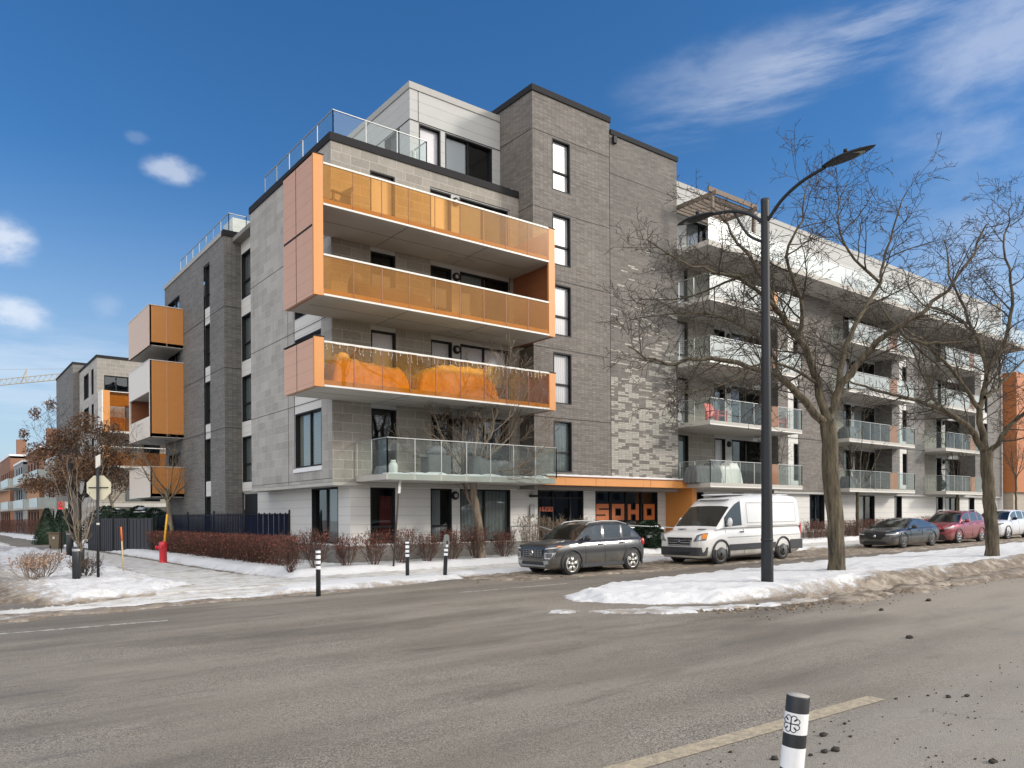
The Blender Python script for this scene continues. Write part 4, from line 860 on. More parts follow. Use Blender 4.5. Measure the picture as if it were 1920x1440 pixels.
def wheel(t, x, y, r, w, rimmat, style, side):
    m = MB(); s = side
    m.lathe([(r*.66,-w/2),(r*.93,-w/2),(r*.985,-w*.36),(r,-w*.2),(r,w*.2),(r*.985,w*.36),(r*.93,w/2),(r*.66,w/2)], (x,y,r), 32, 'y'); o = reg(m.build('wheel', TYRE, t)); m = MB(); m.lathe([(r*.67,-.02),(r*.67,-.01)], (x,y+s*w*.25,r), 24, 'y'); m.build('wheel_back', PLAS, o)
    m = MB(); yo = y+s*w*.45; f = lambda a,q: (x+math.cos(a)*q, r+math.sin(a)*q)
    m.f += []; _q = MB(); _q.lathe([(r*.70,-.04*s),(r*.70,.015*s),(r*.61,.015*s),(r*.59,-.03*s)], (x,yo,r), 32, 'y'); _q.f = [f for f in _q.f if len(f)==4]; _q.sm = [True]*len(_q.f); m.add(_q.v,_q.f,True)
    m.lathe([(.055,-.03),(.05,.015)], (x,yo,r), 14, 'y')
    if style == 'spoke':
        for i in range(5):
            for off in (-.16,.16):
                a = 2*math.pi*i/5+.3; p0 = f(a+off*.4,.04); p1 = f(a+off*1.0,r*.64)
                m.tube([(p0[0],yo,p0[1]),(p1[0],yo,p1[1])], [.026,.034], 5)
    elif style == 'twin':
        for i in range(10):
            a = 2*math.pi*i/10; p0 = f(a,.05); p1 = f(a+.25,r*.63); m.tube([(p0[0],yo,p0[1]),(p1[0],yo,p1[1])], [.014,.024], 4)
    else:
        m.lathe([(r*.6,-.03),(r*.42,-.02),(r*.36,.0),(.1,-.005)], (x,yo,r), 24, 'y')
    m.build('rim', rimmat, o, normals=True)
    m = MB(); m.lathe([(r*.62,-.03),(r*.6,-.025)], (x,yo-s*.03,r), 20, 'y'); m.build('brake_disc', PLAS, o)
def car(name, label, cat, X0, Yn, P, mat, group=None):
    """P: dict with L,W,H and station tables; front of the car faces -X, near side at Yn"""
    Wd = P['W']/2; t = thing(name, label, cat, (X0, Yn+Wd, zg(X0+P['L']/2,Yn)-.03), group, local=True); t.rotation_euler = (0,-R(.57),0)
    t.location.z = zg(X0,Yn)+P.get('dz',0)
    st = P['body']; xs = sorted({*[s[0] for s in st], *np.arange(0,P['L'],.12).round(3).tolist()}); xs = [x for x in xs if x <= st[-1][0]]
    def ring(x):
        w = Wd*interp(st,x,1); zb = interp(st,x,2); zt = interp(st,x,3); h = zt-zb
        s = [(0,zb),(w*.86,zb),(w*.965,zb+h*.10),(w*.995,zb+h*.3),(w,zb+h*.52),(w*.985,zb+h*.72),(w*.955,zb+h*.88),(w*.90,zt-.012),(w*.6,zt+P.get('crown',.03)*.7),(0,zt+P.get('crown',.03))]
        return s + [(-a,b) for a,b in s[-2:0:-1]]
    m = MB(); vs = []; k = len(ring(0))
    for x in xs: vs += [(x,a,b) for a,b in ring(x)]
    n = len(xs); fs = [(i*k+j,(i+1)*k+j,(i+1)*k+(j+1)%k,i*k+(j+1)%k) for i in range(n-1) for j in range(k)]
    fs += [tuple(range(k)), tuple(range((n-1)*k,n*k))[::-1]]; m.add(vs, fs, True)
    body = m.build('body', mat, t, normals=True)
    # wheel arches cut out of the body
    cm = MB()
    for wx in P['wheels']:
        for s in (-1,1): cm.lathe([(P['arch'],0),(P['arch'],.34)] if s>0 else [(P['arch'],-.34),(P['arch'],0)], (wx, s*(Wd+.02-(.34 if s>0 else -.34)), P['r']+.02), 28, 'y', False)
    cut = cm.build('cutter', mat, None, normals=True); cut.parent = t
    bo = body.modifiers.new('b','BOOLEAN'); bo.operation = 'DIFFERENCE'; bo.object = cut; bo.solver = 'EXACT'
    bpy.context.view_layer.update(); dg = bpy.context.evaluated_depsgraph_get(); me = bpy.data.meshes.new_from_object(body.evaluated_get(dg)); body.modifiers.clear(); body.data = me; bpy.data.objects.remove(cut)
    # greenhouse
    cb = P['cab']; bw = P.get('bw',.905); rw = P.get('rw',.74); H = P['H']; bz = lambda x: interp(st,x,3)-.02
    xs = sorted({*[c[0] for c in cb], *np.arange(cb[0][0],cb[-1][0],.10).round(3).tolist(), *[q for w_ in P['wins'] for q in w_[:2]]})
    def ring2(x):
        zr = interp(cb,x,1); z0 = bz(x); h = max(zr-z0,.004); tt = min(1,h/(H-z0)); wb = Wd*bw*interp(st,x,1); wr = wb+(Wd*rw-wb)*tt
        L_ = lambda q: wb+(wr-wb)*q
        s = [(wb,z0),(L_(.06),z0+h*.07),(L_(.86),z0+h*.86),(L_(1)*.955,z0+h*.965),(L_(1)*.6,zr+.01),(0,zr+.02)]
        return s + [(-a,b) for a,b in s[-2::-1]]
    k = len(ring2(cb[0][0])); rows = [[(x,a,b) for a,b in ring2(x)] for x in xs]
    mb = {'cabin':MB(),'windshield':MB(),'rear_window':MB()}; sw = {}
    x_ws0, x_ws1 = P['ws']; x_rw0, x_rw1 = P['rws']
    for i in range(len(xs)-1):
        xm = (xs[i]+xs[i+1])/2
        for j in range(k-1):
            q = [rows[i][j],rows[i+1][j],rows[i+1][j+1],rows[i][j+1]]; key = 'cabin'
            side = j in (1,k-3); top = 3 <= j <= k-5
            if side:
                for wi,(a,b) in enumerate(P['wins']):
                    if a <= xm <= b: key = ('side_window',wi,j==1)
            if top or (j in (2,k-4) and False):
                if x_ws0 <= xm <= x_ws1: key = 'windshield'
                elif x_rw0 <= xm <= x_rw1: key = 'rear_window'
            d = mb.get(key) or mb.setdefault(key, MB()); d.add(q, [(0,1,2,3)], key != 'cabin' or True)
    d = mb['cabin']; d.add([*rows[-1]], [tuple(range(k))]); d.add([*rows[0]], [tuple(range(k))])
    for key, q in mb.items():
        if not q.f: continue
        nm = key if isinstance(key,str) else 'side_window'; o = q.build(nm, mat if nm=='cabin' else CGLASS, t)
        bm = bmesh.new(); bm.from_mesh(o.data); bmesh.ops.remove_doubles(bm, verts=bm.verts, dist=.002); bmesh.ops.recalc_face_normals(bm, faces=bm.faces); bm.to_mesh(o.data); bm.free()
    m = MB(); m.box(cb[0][0]+.35,cb[-1][0]-.4,-Wd*.7,Wd*.7,.3,bz(P['L']/2)-.03); 
    for s in (-1,1): m.blob((P['wheels'][0]+1.15,s*.38,bz(2)+.05),(.12,.22,.38),2,.05,6); 
    m.blob((P['wheels'][0]+.65,-.38,bz(2)-.02),(.04,.18,.18),2,.02,6); m.build('interior', SEAT, t)
    m = MB(); m.box(.35,P['L']-.3,-Wd*.72,Wd*.72,.2,.5); m.build('underbody', PLAS, t)
    for wx in P['wheels']:
        for s in (-1,1):
            A_ = P['arch']-.008; zc_ = P['r']+.02; an = np.linspace(-.25,math.pi+.25,18); m = MB(); yo_, yi_ = s*(Wd-.025), s*(Wd-.335)
            vs = [(wx+math.cos(a)*A_, yo_, zc_+math.sin(a)*A_) for a in an]+[(wx+math.cos(a)*A_, yi_, zc_+math.sin(a)*A_) for a in an]
            m.add(vs, [(i,i+1,18+i+1,18+i) for i in range(17)]+[tuple(range(18,36))]); m.build('wheel_well', BLACK, t)
        for s in (-1,1): wheel(t, wx, s*(Wd-.115), P['r'], .21, P['rim'], P['rs'], s)
        for s in (-1,1):
            m = MB(); pts = [(wx+math.cos(a)*(P['arch']+.01), s*(Wd*interp(st,wx,1)+.0), P['r']+.02+math.sin(a)*(P['arch']+.01)) for a in np.linspace(-.35,math.pi+.35,20)]; m.tube(pts, P.get('flare',.022), 6); m.build('wheel_arch', P.get('archmat',mat), t)
    # front drape helper
    fs_ = sorted([(s[1]*Wd,s[0]) for s in st if s[0] < 1.0]); 
    def fxp(y):
        y = abs(y)
        if y <= fs_[0][0]: return 0.0
        for a,b in zip(fs_,fs_[1:]):
            if a[0] <= y <= b[0]: return a[1]+(b[1]-a[1])*(y-a[0])/max(b[0]-a[0],1e-6)
        return fs_[-1][1]
    def drape(nm, mt, pts, parent=None, out=.012, x_extra=lambda y,z:0, n=8):
        """polygon in (y,z) quad corners: bl, br, tr, tl draped on the nose"""
        m = MB(); (y0,z0),(y1,z1),(y2,z2),(y3,z3) = pts
        for i in range(n):
            q = []
            for u,v in ((i/n,0),((i+1)/n,0),((i+1)/n,1),(i/n,1)):
                y = (y0+(y1-y0)*u)*(1-v)+(y3+(y2-y3)*u)*v; z = (z0+(z1-z0)*u)*(1-v)+(z3+(z2-z3)*u)*v; q.append((y,z))
            m.add([(fxp(y)-out+x_extra(y,z),y,z) for y,z in q]+[(fxp(y)+.05+x_extra(y,z),y,z) for y,z in q], [(0,1,2,3),(0,4,5,1),(1,5,6,2),(2,6,7,3),(3,7,4,0)])
        return m.build(nm, mt, t if parent is None else parent, normals=True)
    def sidebox(nm, mt, x0, x1, z0, z1, y=None, th=.02, near=(-1,1)):
        for s in near:
            yy = (Wd if y is None else y)*s; m = MB(); m.box(x0,x1,min(yy,yy+s*th),max(yy,yy+s*th),z0,z1); m.build(nm, mt, t, bevel=.006)
    def mirror(x, z, mt, sz=(.09,.13,.09)):
        for s in (-1,1):
            m = MB(); m.blob((x,s*(Wd+.09),z),sz,1,0,8); m.tube([(x,s*(Wd-.06),z-.08),(x,s*(Wd+.06),z-.05)],.03,6); m.build('side_mirror', mt, t)
    # door shut lines
    m = MB()
    for x in P.get('seams',()):
        for s in (-1,1):
            pts = [(x,s*(Wd*y_*interp(st,x,1)+.002),z) for y_,z in ((.985,.36),(1.0,.62),(.985,.82),(.955,bz(x)-.05))]
            m.tube(pts,.006,4)
    if m.f: m.build('door_gap', BLACK, t)
    return t, drape, sidebox, mirror, fxp
GREY_P = paint('grey_car_paint', (.030,.031,.035)); WHITE_P = paint('white_van_paint', (.74,.74,.73), .3, 0, (.30,.25,.18), .8, 1.0); NAVY_P = paint('grey_blue_car_paint', (.016,.019,.027), .25, .5)
RED_P = paint('red_car_paint', (.24,.018,.028)); WHT2 = paint('white_car_paint', (.60,.61,.64), .3, 0)
# small grey crossover
P = dict(L=4.2,W=1.82,H=1.63,r=.36,arch=.412,wheels=(.85,3.55),rim=RIMM,rs='spoke',
    body=[(0,.80,.32,.84),(.03,.86,.26,.92),(.10,.92,.23,.965),(.30,.975,.22,1.01),(.8,1,.21,1.06),(1.15,1,.21,1.09),(2.6,1,.22,1.10),(3.6,1,.22,1.12),(3.95,.975,.25,1.11),(4.12,.94,.30,1.05),(4.19,.88,.38,.98),(4.2,.84,.42,.95)],
    cab=[(1.02,1.07),(1.28,1.26),(1.52,1.44),(1.72,1.545),(2.0,1.60),(2.5,1.625),(3.1,1.60),(3.5,1.545),(3.8,1.32),(4.08,1.08)], rw=.83, ws=(1.04,1.70), rws=(3.58,3.98), wins=[(1.35,2.22),(2.32,3.08),(3.16,3.56)], seams=(1.42,2.27,3.2), archmat=PLAS, flare=.035)
c, dr, sb, mi, fx_ = car('parked_car', 'small dark grey crossover with silver roof rails, parked before the entrance', 'car', 15.2, 17.8, P, GREY_P, 'vehicles parked along the kerb')
g = reg(dr('grille', GRIL, [(-.42,.58),(.42,.58),(.55,.84),(-.55,.84)], out=.02)); 
m = MB()
for i in range(7): m.box(-.032,-.02,-.44+i*.145,-.43+i*.145,.60,.82)
for i in range(4): m.box(-.033,-.02,-.46,.46,.62+i*.062,.63+i*.062)
m.build('grille_bar', GREYM, g)
m = MB(); m.lathe([(.085,0),(.085,.02)],(-.055,0,.72),20,'x'); em = reg(m.build('emblem', CHROME, c)); m = MB(); m.tube([(-.06,-.03,.69),(-.06,-.02,.755)],.009,4); m.tube([(-.06,.02,.69),(-.06,.03,.755)],.009,4); m.tube([(-.06,-.025,.71),(-.06,.025,.735)],.008,4); m.build('emblem_letter', BLACK, em)
for s in (-1,1):
    o = reg(dr('headlight', CHROME, [(s*.60,.55),(s*.845,.55),(s*.86,.74),(s*.60,.74)][::1], out=.018)); dr('lens', simple('grey_lens',(.10,.11,.12),.1,coat=1), [(s*.63,.575),(s*.82,.575),(s*.835,.715),(s*.63,.715)], o, out=.024)
    dr('running_light', HLAMP, [(s*.62,.84),(s*.86,.865),(s*.885,.91),(s*.64,.875)], out=.016); m = MB(); m.box(.26,.46,s*.86-.02 if s<0 else s*.86-.02,s*.86+.02+0,.90,.945); m.build('indicator', AMBER, c, bevel=.01)
dr('lower_grille', GRIL, [(-.5,.36),(.5,.36),(.55,.44),(-.55,.44)], out=.015)
dr('skid_plate', simple('satin_silver',(.27,.275,.29),.4,.6), [(-.62,.30),(.62,.30),(.60,.35),(-.60,.35)], out=.02)
for s in (-1,1): dr('bumper_accent', ALU, [(s*.56,.36),(s*.74,.40),(s*.72,.50),(s*.50,.47)], out=.014)
m = MB()
for s in (-1,1): m.box(1.2,3.1,s*.90-.02,s*.90+.02,.24,.36)
m.build('sill', PLAS, c); sb('door_handle', PLAS, 2.0,2.2,.93,.965,.885,.035); sb('door_handle', PLAS, 2.95,3.15,.945,.98,.885,.035); mi(1.42,1.15,PLAS)
for s in (-1,1):
    m = MB(); m.tube([(1.72,s*.60,1.545),(1.85,s*.60,1.63),(2.4,s*.61,1.67),(3.1,s*.61,1.655),(3.55,s*.60,1.56)],.022,8); m.build('roof_rail', ALU, c)
    m = MB(); m.blob((4.10,s*.83,.95),(.08,.05,.13),1,0,8); m.build('tail_light', REDL, c)
m = MB(); m.tube([(3.3,0,1.59),(3.42,0,1.72)],.008,5); m.build('aerial', BLACK, c)
# white van
P = dict(L=6.15,W=2.06,H=2.52,r=.40,arch=.455,wheels=(1.02,4.85),rim=STEEL,rs='steel',crown=.02,bw=.965,rw=.86,
    body=[(0,.78,.34,.96),(.03,.86,.29,1.06),(.12,.93,.27,1.12),(.35,.975,.26,1.19),(.8,1,.26,1.28),(1.2,1,.26,1.33),(5.6,1,.28,1.33),(6.0,.985,.30,1.33),(6.12,.96,.33,1.33),(6.15,.93,.36,1.33)],
    cab=[(.78,1.28),(1.1,1.58),(1.45,1.90),(1.72,2.14),(1.95,2.31),(2.2,2.42),(2.6,2.5),(3.2,2.53),(5.2,2.53),(5.85,2.49),(6.0,2.42),(6.12,1.9),(6.14,1.35)], ws=(.84,1.66), rws=(9,9.1), wins=[(1.28,2.30)], seams=(1.32,2.40,3.7), archmat=PLAS, flare=.045)
v, dr, sb, mi, fx_ = car('van', 'white high roofed delivery van with snow on its roof, behind the grey crossover', 'van', 21.62, 17.2, P, WHITE_P, 'vehicles parked along the kerb')
dr('bumper', PLAS, [(-.98,.36),(.98,.36),(1.0,.66),(-1.0,.66)], out=.03, n=20); dr('lower_intake', GRIL, [(-.42,.40),(.42,.40),(.50,.49),(-.50,.49)], out=.045)
g = reg(dr('grille', GRIL, [(-.5,.70),(.5,.70),(.56,1.0),(-.56,1.0)], out=.03))
for i in range(4): m = MB(); m.box(-.05,-.03,-.50-.012*i,.50+.012*i,.72+i*.088,.742+i*.088); m.build('chrome_bar', CHROME, g)
m = MB(); m.box(-.05,-.03,-.53,-.49,.72,1.0); m.box(-.05,-.03,.49,.53,.72,1.0); m.build('chrome_surround', CHROME, g)
m = MB(); m.lathe([(.085,0),(.085,.015)],(-.065,0,.86),20,'x'); em = reg(m.build('emblem', simple('blue_enamel',(.06,.07,.10),.2), v)); m = MB(); m.tube([(-.07,-.05,.85),(-.07,0,.87),(-.07,.05,.85)],.008,4); m.build('emblem_letter', CHROME, em)
for s in (-1,1):
    hl = reg(dr('headlight', simple('lamp_shell',(.16,.17,.18),.1,coat=1), [(s*.62,.86),(s*.975,.90),(s*.995,1.17),(s*.78,1.09)], out=.02)); dr('reflector', CHROME, [(s*.70,.90),(s*.83,.91),(s*.87,1.04),(s*.78,1.02)], hl, out=.026); dr('reflector', HLAMP, [(s*.84,.92),(s*.92,.93),(s*.94,1.10),(s*.88,1.06)], hl, out=.026)
    dr('indicator', AMBER, [(s*.93,.95),(s*.985,.97),(s*.998,1.14),(s*.95,1.12)], out=.026); m = MB(); m.box(6.08,6.16,s*.93-.05,s*.93+.05,.9,1.4); m.build('tail_light', REDL, v, bevel=.01)
m = MB()
for s in (-1,1): m.box(1.5,4.35,s*1.035-.015,s*1.035+.015,.50,.72); m.box(5.32,6.15,s*1.035-.015,s*1.035+.015,.42,.78)
m.box(6.1,6.22,-1.0,1.0,.40,.60); m.build('side_moulding', PLAS, v, bevel=.01)
sb('door_handle', PLAS, 2.15,2.36,1.14,1.18,1.01,.035); mi(1.42,1.52,WHITE_P,(.07,.10,.17))
m = MB()
for s in (-1,1):
    y = s*1.012
    for a,b,c0,c1 in ((2.62,3.62,1.48,2.22),(3.80,5.75,1.48,2.22)):
        yt = s*.935
        m.tube([(a,y,c0),(b,y,c0),(b,yt,c1),(a,yt,c1),(a,y,c0)],.008,4)
    m.tube([(1.4,s*1.031,.98),(6.0,s*1.031,.98)],.010,4); m.tube([(2.6,s*1.03,1.36),(6.0,s*1.03,1.36)],.010,4)
m.build('body_crease', simple('van_crease',(.45,.44,.43),.5), v)
m = MB()
for s in (-1,1): m.box(.62,.86,s*.45-.16,s*.45+.16,1.275,1.29)
m.build('bonnet_vent', BLACK, v)
m = MB(); m.blob((1.12,.15,1.44),(.12,.20,.12),1,.02,8); m.build('hard_hat', simple('white_plastic',(.75,.76,.76),.4), v)
m = MB()
for i in range(12): m.blob((2.3+i*.31,random.Random(i).uniform(-.3,.3),2.53),(.35,.62,.035),i,.15,6)
m.blob((1.98,0,2.36),(.3,.75,.03),3,.2,6); m.build('roof_snow', SNOWC, v)
# dark grey fastback
P = dict(L=4.85,W=1.86,H=1.42,r=.35,arch=.39,wheels=(.92,3.82),rim=simple('dark_alloy',(.14,.14,.15),.35,.7),rs='twin',
    body=[(0,.76,.27,.66),(.04,.84,.22,.74),(.15,.91,.19,.79),(.4,.97,.18,.86),(.9,1,.17,.92),(1.4,1,.17,.965),(2.6,1,.18,.98),(4.0,1,.19,1.0),(4.5,.96,.24,.98),(4.78,.90,.32,.94),(4.85,.84,.4,.90)],
    cab=[(1.3,.95),(1.65,1.13),(2.0,1.29),(2.25,1.37),(2.6,1.41),(3.1,1.39),(3.6,1.29),(4.1,1.13),(4.6,.985)], bw=.91, rw=.70, ws=(1.34,2.2), rws=(3.45,4.4), wins=[(1.85,2.72),(2.80,3.75)], seams=(1.6,2.76,3.7))
a, dr, sb, mi, fx_ = car('parked_car', 'low dark grey fastback parked between the leaning tree trunk and the red crossover', 'car', 35.5, 17.3, P, NAVY_P, 'vehicles parked along the kerb')
dr('grille', GRIL, [(-.30,.46),(.30,.46),(.48,.68),(-.48,.68)], out=.012); dr('lower_intake', GRIL, [(-.6,.26),(.6,.26),(.5,.36),(-.5,.36)], out=.015)
m = MB(); m.lathe([(.07,0),(.07,.015)],(-.04,0,.60),20,'x'); em = reg(m.build('emblem', CHROME, a)); m = MB(); m.tube([(-.045,-.03,.56),(-.045,0,.64),(-.045,.03,.56)],.008,4); m.build('emblem_letter', BLACK, em)
for s in (-1,1):
    dr('headlight', HLAMP, [(s*.52,.665),(s*.84,.68),(s*.86,.73),(s*.5,.70)], out=.014); m = MB(); m.blob((4.74,s*.75,.86),(.08,.16,.05),1,0,6); m.build('tail_light', REDL, a)
sb('door_handle', NAVY_P, 2.4,2.6,.83,.86,.90,.03); sb('door_handle', NAVY_P, 3.35,3.55,.84,.87,.90,.03); mi(1.72,1.02,PLAS)
# red crossover
P = dict(L=4.65,W=1.86,H=1.70,r=.36,arch=.41,wheels=(.92,3.66),rim=simple('grey_alloy',(.30,.30,.31),.35,.7),rs='spoke',
    body=[(0,.78,.30,.80),(.04,.85,.25,.90),(.15,.92,.23,.97),(.4,.97,.22,1.03),(.9,1,.22,1.09),(1.3,1,.22,1.12),(2.6,1,.23,1.13),(4.0,1,.24,1.16),(4.4,.965,.28,1.14),(4.6,.91,.34,1.06),(4.65,.85,.4,1.0)],
    cab=[(1.15,1.10),(1.45,1.32),(1.75,1.52),(2.0,1.63),(2.3,1.68),(2.9,1.69),(3.6,1.65),(4.0,1.56),(4.3,1.30),(4.5,1.10)], ws=(1.18,1.95), rws=(4.05,4.42), wins=[(1.55,2.45),(2.54,3.35),(3.44,3.95)], seams=(1.5,2.5,3.4), archmat=PLAS, flare=.03)
r_, dr, sb, mi, fx_ = car('parked_car', 'dusty red crossover with roof rails, half hidden by the second tree trunk', 'car', 41.4, 17.3, P, RED_P, 'vehicles parked along the kerb')
dr('grille', GRIL, [(-.5,.66),(.5,.66),(.62,.76),(-.62,.76)], out=.014); dr('bumper', PLAS, [(-.7,.28),(.7,.28),(.55,.52),(-.55,.52)], out=.016)
for s in (-1,1):
    dr('headlight', HLAMP, [(s*.58,.78),(s*.88,.84),(s*.90,.93),(s*.6,.84)], out=.014); m = MB(); m.blob((4.5,s*.80,1.0),(.10,.12,.08),1,0,6); m.build('tail_light', REDL, r_)
    m = MB(); m.tube([(2.0,s*.62,1.63),(2.2,s*.62,1.74),(3.5,s*.62,1.73),(3.9,s*.62,1.62)],.02,6); m.build('roof_rail', ALU, r_)
sb('door_handle', RED_P, 2.2,2.4,1.0,1.03,.90,.03); sb('door_handle', RED_P, 3.1,3.3,1.01,1.04,.90,.03); mi(1.6,1.2,RED_P)
# white crossover at the edge
P2 = dict(P); P2['body'] = list(P['body'])
w_, dr, sb, mi, fx_ = car('parked_car', 'white crossover cut off by the right picture edge', 'car', 47.7, 17.3, P2, WHT2, 'vehicles parked along the kerb')
dr('grille', GRIL, [(-.55,.66),(.55,.66),(.62,.82),(-.62,.82)], out=.014); dr('bumper', PLAS, [(-.75,.26),(.75,.26),(.7,.42),(-.7,.42)], out=.016); m = MB(); m.box(-.03,-.01,-.5,.5,.77,.785); m.build('chrome_bar', CHROME, w_)
for s in (-1,1): dr('headlight', simple('smoked_lens',(.12,.13,.14),.1,coat=1), [(s*.62,.86),(s*.88,.90),(s*.90,.98),(s*.62,.92)], out=.014)
mi(1.6,1.2,BLACK)

# ================================================================== TREES
def perp(d, rg):
    a = Vector((rg.gauss(0,1),rg.gauss(0,1),rg.gauss(0,1))); a -= d*a.dot(d); return a.normalized()
def branch(mbs, p, d, r, L_, lev, rg, cfg):
    """recursive tapered limb with side shoots; mbs[0] thick wood, mbs[1] twigs"""
    n = max(3, int(L_/cfg['seg'][min(lev,len(cfg['seg'])-1)])); pts = [Vector(p)]; dd = Vector(d).normalized(); st = L_/n
    w = cfg['wob'][min(lev,len(cfg['wob'])-1)]
    for i in range(n):
        dd = (dd + Vector((rg.gauss(0,w),rg.gauss(0,w),rg.gauss(0,w)+cfg['up'][min(lev,len(cfg['up'])-1)]))).normalized(); pts.append(pts[-1]+dd*st)
    grow_on(mbs, pts, r, lev, rg, cfg)
def grow_on(mbs, pts, r, lev, rg, cfg, rend=None, start=.25):
    n = len(pts)-1; re = rend if rend is not None else r*.28
    rs = [max(cfg['min'], r+(re-r)*i/n) for i in range(n+1)]
    if lev >= cfg['levels']-1: rs = [max(cfg['min'], q) for q in rs]
    mbs[0 if r > cfg['split'] else 1].tube(pts, rs, 7 if r > .06 else (5 if r > .02 else 3), cap=False)
    if lev >= cfg['levels']: return
    Lt = sum((pts[i+1]-pts[i]).length for i in range(n)); cnt = int(Lt*cfg['dens'][min(lev,len(cfg['dens'])-1)]+.5); s = rg.choice((-1,1)); pp = None
    for k in range(cnt):
        t = start+(1-start)*(k+rg.random()*.8)/max(cnt,1)
        if t >= .99: t = .98
        i = min(int(t*n), n-1); f = t*n-i; p = pts[i].lerp(pts[i+1], f); d = (pts[i+1]-pts[i]).normalized()
        q = perp(d, rg); q.z *= cfg['flat']; q.normalize()
        a = R(rg.uniform(*cfg['ang'])); nd = (d*math.cos(a)+q*math.sin(a)).normalized()
        l2 = cfg['len'][min(lev,len(cfg['len'])-1)]*rg.uniform(.55,1.2)*(1.15-.55*t); r2 = max(cfg['min'], min(rs[i]*.6, l2*cfg['rl']))
        branch(mbs, p, nd, r2, l2, lev+1, rg, cfg)
LOC = dict(seg=(.5,.28,.16,.10,.08), wob=(.07,.13,.18,.20,.2), up=(.02,.03,.03,.02,.02), min=.0068, split=.035, levels=4, dens=(2.5,3.3,3.9,4.0), flat=.75, ang=(35,72), len=(1.85,1.1,.6,.26), rl=.016)
def pxpath(pts, D, dds):
    r = []
    for (x,y),q in zip(pts,dds): r.append(PD(x,y,D+q))
    return r
def smooth(pts, k=3, rg=None, w=.03):
    o = []
    for i in range(len(pts)-1):
        p0 = pts[max(i-1,0)]; p1 = pts[i]; p2 = pts[i+1]; p3 = pts[min(i+2,len(pts)-1)]
        for j in range(k):
            t = j/k; q = .5*((2*p1)+(p2-p0)*t+(2*p0-5*p1+4*p2-p3)*t*t+(3*p1-p0-3*p2+p3)*t**3)
            if rg and (i or j): q = q+Vector((rg.gauss(0,w),rg.gauss(0,w),rg.gauss(0,w)))
            o.append(q)
    o.append(pts[-1]); return o
def limb_tree(name, label, cat, basep, trunk, tr, limbs, cfg, seed, mats=(BARK,TWIG), group=None, trunkpart=True, dens_tip=1):
    t = thing(name, label, cat, basep, group); rg = random.Random(seed); tw = MB(); wood = MB(); twg = MB()
    tp = smooth(trunk, 5, rg, .015); n = len(tp)
    rs = [tr[0]+(tr[1]-tr[0])*(i/(n-1)) for i in range(n)]; rs[0] = tr[0]*1.35; rs[1] *= 1.12
    tw.tube(tp, rs, 18, cap=False)
    # bark ridges
    v = tw.v; nv = []
    for i,p in enumerate(v):
        ring = i//18; c = tp[ring]; d = Vector(p)-c; k_ = 1+.05*math.sin((i%18)*2.1+ring*.35)+rg.uniform(-.04,.04); nv.append(tuple(c+d*k_))
    tw.v = nv; tw.build('trunk', mats[0], t)
    for pts, r0, r1 in limbs: grow_on((wood,twg), smooth(pts, 4, rg, .035 if r0 > .05 else .012), r0, 0, rg, cfg, r1, .12)
    wood.build('limbs', mats[0], t); twg.build('crown', mats[1], t); return t
D1 = 22.2
limb_tree('honey_locust', 'tall bare tree with furrowed bark forking low, just right of the street lamp', 'tree', (20.9,11.87,.15),
    [PD(1569,1090,D1),PD(1566,980,D1),PD(1556,870,D1),PD(1553,790,D1)], (.24,.21),
    [(pxpath([(1553,800),(1520,765),(1470,712),(1420,695),(1330,672),(1250,680),(1180,650)], D1, (0,-.2,-.5,-.9,-1.4,-1.8,-2)), .13, .02),
     (pxpath([(1553,800),(1535,720),(1500,640),(1455,575),(1420,510),(1375,440),(1330,385)], D1, (0,.2,.4,.5,.6,1,1.2)), .14, .02),
     (pxpath([(1500,640),(1440,565),(1380,520),(1300,500),(1215,450)], D1, (.4,0,-.5,-1,-1.4)), .08, .015),
     (pxpath([(1470,712),(1430,640),(1370,600),(1290,585),(1180,600)], D1, (-.5,0,.7,1.3,1.9)), .06, .015),
     (pxpath([(1535,720),(1480,690),(1430,680),(1360,720),(1270,740)], D1, (.2,-.8,-1.5,-2,-2.3)), .05, .012),
     (pxpath([(1555,790),(1575,735),(1620,670),(1680,615),(1740,580),(1810,500),(1850,420)], D1, (0,.1,0,-.3,-.6,-.8,-1)), .135, .02),
     (pxpath([(1575,735),(1580,670),(1610,600),(1650,530),(1665,450),(1700,360)], D1, (.1,.6,1.1,1.5,1.8,2)), .10, .016),
     (pxpath([(1500,640),(1500,560),(1475,480),(1500,410),(1520,340)], D1, (.4,-.2,-.6,-.9,-1)), .07, .014),
     (pxpath([(1680,615),(1720,640),(1790,640),(1860,620)], D1, (-.3,-1,-1.6,-2)), .06, .012),
     (pxpath([(1650,530),(1590,470),(1570,400),(1590,340)], D1, (1.5,1.6,1.4,1.6)), .05, .012),
     (pxpath([(1420,510),(1360,530),(1280,560),(1190,560)], D1, (.6,1.4,2.2,2.8)), .05, .012)], LOC, 3, group='bare trees on the reservation')
D2 = 27.3
